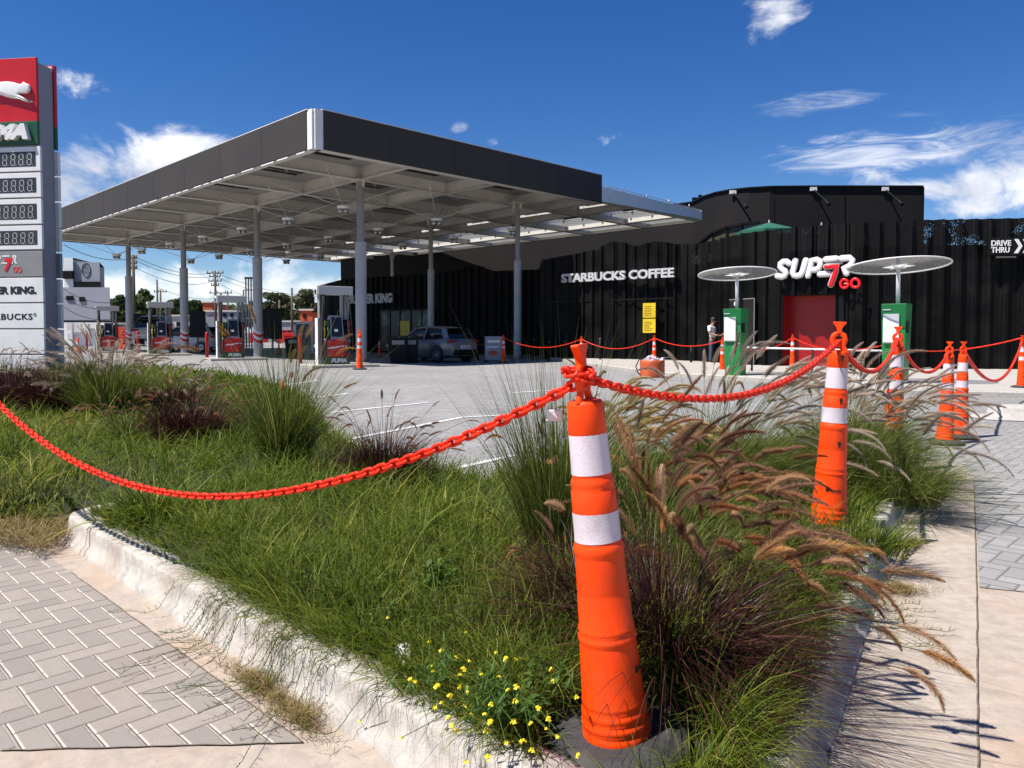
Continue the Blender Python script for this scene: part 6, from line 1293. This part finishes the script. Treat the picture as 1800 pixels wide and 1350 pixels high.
# creeping runners over the kerb onto the paving
nb = NB(); KP = resample(kpath, .02); NK = len(KP)
def runner(i, out, along, r=.0011):
    p = KP[i]; d = (KP[min(i + 1, NK - 1)] - KP[max(i - 1, 0)]).normalized(); nrm = Vector((d.y, -d.x, 0)); pts = []; n = 16; wob = random.uniform(0, 6)
    for k in range(n + 1):
        u = k / n; o_ = -.13 + (out + .13) * u; al = along * u ** 1.2 + .015 * math.sin(u * 9 + wob)
        if o_ < -.03: z = .15 + .03 * math.sin(u * 7 + wob)
        elif o_ < .0: z = .140
        else: z = max(.012 + .012 * abs(math.sin(u * 11 + wob)), .14 - o_ * 1.6)
        pts.append(p + nrm * o_ + d * al + UZ * z)
    m = MB(); m.tube(pts, r, 4, cap=False); nb.add(np.array(m.v), np.array(m.f), np.full(len(m.v), random.uniform(.2, .7)))
    B = []; A_ = []
    for k in range(2, n + 1):
        if random.random() < .85:
            for s in (1, -1, 1): B.append(pts[k].lerp(pts[k - 1], random.random())); A_.append(math.atan2((pts[k] - pts[k - 1]).y, (pts[k] - pts[k - 1]).x) + s * random.uniform(.3, 1.2))
    B = np.array([tuple(b) for b in B]); n2 = len(B); nb.add(*blades(B, rng.uniform(.014, .034, n2), np.array(A_), rng.uniform(.6, 1.1, n2), .1, .0026, 2, .5, rng.uniform(.1, .7, n2)))
CLU = [random.randint(4, int(NK * .62)) for _ in range(30)]
for k in range(300):
    i = min(NK - 2, max(4, int(random.gauss(random.choice(CLU), 7)))); p = KP[i]; w_ = 1.
    if (p.x < .5 and p.y < 4.3) or (p.x > .5): runner(i, abs(random.gauss(.0, .13)) if random.random() < .8 else random.uniform(.2, .42), random.gauss(0, .16))
o = obj('creeping_runners', nb.mesh('creeping_runners', M['grass'])); tag(o, 'thin creeping grass runners trailing over the kerb onto the paving', 'runners', kind='stuff')

# ---- leafy weeds and yellow wildflowers
def leaf_plant(px, py, n, size, lab, h=.22, zc=.2):
    c = G(px, py, zc); c.z = .12; t = thing('leafy_weed', lab, 'weed', c, 0, 'broad leaved weeds in the grass'); nb = NB(); st_ = NB()
    for k in range(n):
        a = random.uniform(0, 6.28); r_ = random.uniform(.02, .12); hh = h * random.uniform(.5, 1.); p = Vector((r_ * math.cos(a), r_ * math.sin(a), hh)); m = MB(); m.tube([Vector((0, 0, -.02)), p * .5 + UZ * .04, p], .0012, 4, cap=False); st_.add(np.array(m.v), np.array(m.f), np.full(len(m.v), .3))
        for j in range(4):
            b = random.uniform(0, 6.28); L = size * random.uniform(.6, 1.2); d = Vector((math.cos(b), math.sin(b), random.uniform(-.5, .3))).normalized(); s2 = d.cross(UZ).normalized(); q = p * random.uniform(.55, 1)
            V = [q, q + d * L * .35 + s2 * L * .30, q + d * L - UZ * L * .15, q + d * L * .35 - s2 * L * .30]; V = np.array([tuple(v) for v in V]); nb.add(V, np.array([[0, 1, 2, 3]]), np.full(4, random.random()))
    obj('leaves', nb.mesh('leaves', M['leaf']), t); obj('stems', st_.mesh('stems', M['leaf']), t)
leaf_plant(770, 1030, 26, .034, 'bright green broad leaved weed in the middle of the near grass')
leaf_plant(800, 990, 16, .030, 'broad leaved weed just behind the brightest one in the near grass')
leaf_plant(1440, 905, 30, .022, 'small leaved green weed hugging the left side of the second post', .28, .2)
leaf_plant(1370, 1160, 20, .024, 'low green weed by the right kerb under the arching plumes', .12)
leaf_plant(930, 1230, 22, .034, 'leafy green weed among the yellow flowers', .16)
leaf_plant(1300, 1010, 26, .024, 'fine leaved green weed among the reddish plumes', .22)
leaf_plant(1385, 1060, 24, .022, 'fine leaved green weed right of the burgundy grass', .16)
leaf_plant(1240, 930, 22, .026, 'green weed behind the burgundy grass', .25)
leaf_plant(640, 1010, 12, .03, 'broad leaved weed low in the grass left of the cup', .15)
FL = [(365, 558), (585, 688), (776, 637), (650, 730), (727, 770), (795, 787), (603, 815), (605, 842), (745, 860), (767, 832), (860, 855), (935, 742), (985, 775), (1040, 780), (1068, 778), (1230, 718), (1230, 830), (1245, 893), (953, 877), (485, 880), (507, 897), (625, 918), (790, 930), (788, 955), (745, 925), (1000, 940), (1043, 925), (690, 970), (648, 1010), (615, 1035), (768, 1025), (807, 1068), (878, 1068), (1040, 1000), (1160, 1035), (1030, 1110), (1120, 1115), (1210, 1093), (1200, 1143), (1362, 978), (685, 1083), (710, 1130), (720, 1155), (882, 1155), (905, 1105), (1078, 1213), (990, 1222), (1125, 1260), (1260, 1188), (1368, 1283), (897, 1297), (780, 1322), (218, 1103), (432, 1193), (910, 1017)]
FM = MB()
for k in range(9):
    a = random.uniform(0, 6.28); e = random.uniform(-.2, 1.2); c = Vector((math.cos(a) * math.cos(e), math.sin(a) * math.cos(e), math.sin(e))) * random.uniform(.003, .009)
    nrm = (c.normalized() + UZ * .6).normalized(); x_ = nrm.orthogonal().normalized(); y_ = nrm.cross(x_)
    for j in range(4): b = j * math.pi / 2 + a; u_ = x_ * math.cos(b) + y_ * math.sin(b); v_ = nrm.cross(u_); FM.add([c, c + u_ * .0042 + v_ * .0026, c + u_ * .0066, c + u_ * .0042 - v_ * .0026], [(0, 1, 2, 3)])
fmo = FM.build('flower_cluster', M['petal']); FME = fmo.data; bpy.data.objects.remove(fmo)
bases = [(G(760, 1250, .13), 'left'), (G(880, 1290, .13), 'middle'), (G(980, 1260, .13), 'right'), (G(700, 1120, .14), 'upper')]
labs = {'left': 'yellow wildflower plant leaning over the left kerb, leftmost of the yellow patch', 'middle': 'yellow wildflower plant at the centre of the yellow patch', 'right': 'yellow wildflower plant nearest to the foreground post', 'upper': 'few yellow wildflowers around the white cup'}
plants = {}
for b, k in bases: plants[k] = (thing('wildflower_plant', labs[k], 'wildflower', b, 0, 'yellow wildflowers by the kerb'), b, NB())
for fx0, fy0 in FL:
    px, py = 560 + fx0 / 3, 900 + fy0 / 3; out = px < 700 and py > 1250; p = G(px, py, .05 if out else random.uniform(.2, .3)); k = min(plants, key=lambda q: (plants[q][1] - p).to_2d().length); t, b, sb = plants[k]
    if out: k = 'left'; t, b, sb = plants[k]
    rel = p - b; o = obj('flower_cluster', FME, t); o.location = rel; o.rotation_euler = (random.uniform(-.5, .3), random.uniform(-.4, .4), random.uniform(0, 6)); o.scale = (random.uniform(.6, .95),) * 3
    m = MB(); mid_ = rel * .55 + Vector((random.uniform(-.03, .03), random.uniform(-.03, .03), max(.03, .09 - rel.z * .1))); m.tube([Vector((0, 0, -.02)), rel * .2 + UZ * .05, mid_, rel], .0011, 4, cap=False); sb.add(np.array(m.v), np.array(m.f), np.full(len(m.v), .5))
    n2 = 7; B = np.array([tuple((rel * .2 + UZ * .05).lerp(mid_, random.random())) for _ in range(n2)]); sb.add(*blades(B, rng.uniform(.02, .05, n2), rng.random(n2) * 6.28, rng.uniform(.5, 1, n2), .1, .007, 3, .4, rng.uniform(.1, .7, n2)))
for k in plants: t, b, sb = plants[k]; obj('stems', sb.mesh('stems', M['leaf']), t)
# crushed cup
c = G(720, 1132, .19); m = MB(); pr = []
m.s = True; n = 28; rings = []
for r_, z in ((.0, 0), (.026, 0), (.028, .004), (.034, .05), (.039, .085), (.042, .088), (.040, .084), (.033, .05), (.026, .006), (0, .005)):
    rings.append([((r_ + (.004 * math.sin(3 * a + z * 60) if r_ > .02 else 0)) * math.cos(a), (r_ + (.004 * math.cos(2 * a + z * 40) if r_ > .02 else 0)) * math.sin(a) * .8, z) for a in [2 * math.pi * i / n for i in range(n)]])
m.add([v for rg in rings for v in rg], [(i * n + k, i * n + (k + 1) % n, (i + 1) * n + (k + 1) % n, (i + 1) * n + k) for i in range(len(rings) - 1) for k in range(n)])
cu_ = m.build('litter_cup', M['white']); cu_.location = c - UZ * .075; cu_.rotation_euler = (R(-80), R(35), R(20)); tag(cu_, 'crushed white cup lying in the grass near the yellow flowers', 'litter cup')
# white tag clipped to the foreground post, and stones
t = thing('plastic_tag', 'small white plastic clip lying level left of the foreground post top', 'tag', P(980, 728, 2.02)); m = MB(); m.bbox((-.025, -.008, -.012), (.012, .008, .012), .002); m.bbox((-.03, -.006, -.018), (.012, .006, -.012), .001); m.build('clip_body', M['white'], t)
def rock(p, s, lab):
    bm = bmesh.new(); bmesh.ops.create_icosphere(bm, subdivisions=3, radius=s)
    for v in bm.verts: k = 1 + .25 * math.sin(v.co.x / s * 3 + 1) * math.cos(v.co.y / s * 4) + random.uniform(-.03, .03); v.co = Vector((v.co.x * k * 1.3, v.co.y * k, v.co.z * k * .6))
    m = MB(); m.s = True; m.bm(bm); o = m.build('stone', M['dgrey']); o.location = p; tag(o, lab, 'stone')
rock(G(1530, 945, .12), .06, 'dark grey stone on the right kerb below the second post'); rock(Vector((3.75, 7.2, .14)), .16, 'dark rounded stone at the far tip of the bed')

# ---- trees beyond the station
def tree(px, yt, yb, Y, r_px, mat, lab, n=2600, sparse=1.):
    base = at_depth(px, 0, Y); zt = P(px, yt, Y).z; r = r_px / FP * Y; t = thing('tree', lab, 'tree', base, 0, 'trees beyond the fuel station')
    m = MB(); m.s = True; m.tube([(0, 0, 0), (.1, 0, zt * .4), (-.1, .1, zt * .75)], [r * .10 + .1, r * .07 + .06, .05], 8)
    for k in range(6): a = random.uniform(0, 6.28); z0 = zt * random.uniform(.3, .55); m.tube([(0, 0, z0), (math.cos(a) * r * .4, math.sin(a) * r * .4, z0 + zt * .15), (math.cos(a) * r * .75, math.sin(a) * r * .75, z0 + zt * .28)], [.12, .07, .03], 6)
    m.build('trunk', M['bark'], t)
    V = []; F = []; T = []; nn = 0
    for k in range(int(16 * sparse) + 6):
        a = random.uniform(0, 6.28); rr = r * random.random() ** .6 * .8; cz = zt * random.uniform(.42, .93) ; rr *= 1.15 - abs(cz / zt - .6) * 1.6; c = np.array([rr * math.cos(a), rr * math.sin(a), cz]); cr = r * random.uniform(.22, .42); q = n // 22
        d = rng.normal(0, 1, (q, 3)); d /= np.linalg.norm(d, axis=1, keepdims=True); p = c + d * cr * rng.uniform(.55, 1.08, (q, 1)) * np.array([1, 1, .75]); s = rng.uniform(.10, .22, q)[:, None] * (Y / 90)
        u_ = rng.normal(0, 1, (q, 3)); u_ /= np.linalg.norm(u_, axis=1, keepdims=True); v_ = np.cross(u_, d + rng.normal(0, .4, (q, 3))); v_ /= np.linalg.norm(v_, axis=1, keepdims=True) + 1e-6
        V.append(np.stack([p - u_ * s - v_ * s * .6, p + u_ * s - v_ * s * .6, p + u_ * s + v_ * s * .6, p - u_ * s + v_ * s * .6], 1).reshape(-1, 3)); F.append(np.arange(q * 4).reshape(-1, 4) + nn); nn += q * 4
        base_t = random.uniform(0, .6); T.append(np.clip(base_t + rng.uniform(0, .5, q), 0, 1).repeat(4))
    obj('crown', mesh_np('crown', np.concatenate(V), np.concatenate(F), mat, tint=np.concatenate(T)), t)
TR = [(209, 514, 110, 20, 'tree', 'dark tree just left of the farthest column'), (262, 507, 108, 28, 'tree', 'rounded dark green tree behind the second pump'), (312, 522, 112, 24, 'tree', 'lower dark tree right of the rounded one'), (345, 527, 125, 22, 'tree', 'small dark tree behind the second column from left'),
      (480, 512, 118, 22, 'tree2', 'greyish eucalypt left of the near pump, leftmost of three'), (503, 511, 122, 22, 'tree2', 'greyish eucalypt in the middle of three'), (535, 508, 115, 24, 'tree2', 'wispy eucalypt just left of the near pump'), (577, 498, 90, 20, 'tree', 'dark tree rising behind the header of the near pump'), (598, 520, 88, 18, 'tree', 'dark tree against the end of the black store'),
      (420, 536, 150, 30, 'tree2', 'distant low tree behind the third pump'), (230, 530, 140, 26, 'tree', 'distant low tree between the left columns'), (380, 540, 150, 30, 'tree', 'distant tree behind the orange block'), (450, 530, 150, 26, 'tree2', 'distant tree behind the vent pipes'), (560, 535, 130, 30, 'tree', 'distant tree behind the brick house'),
      (-60, 480, 110, 60, 'tree', 'tree beyond the left edge of the picture'), (2150, 500, 110, 50, 'tree', 'tree beyond the right edge of the picture')]
for px, yt, Y, rp, mt, lab in TR: tree(px, yt, 600, Y, rp, M[mt], lab, 5200 if mt == 'tree' else 3800, 1.)
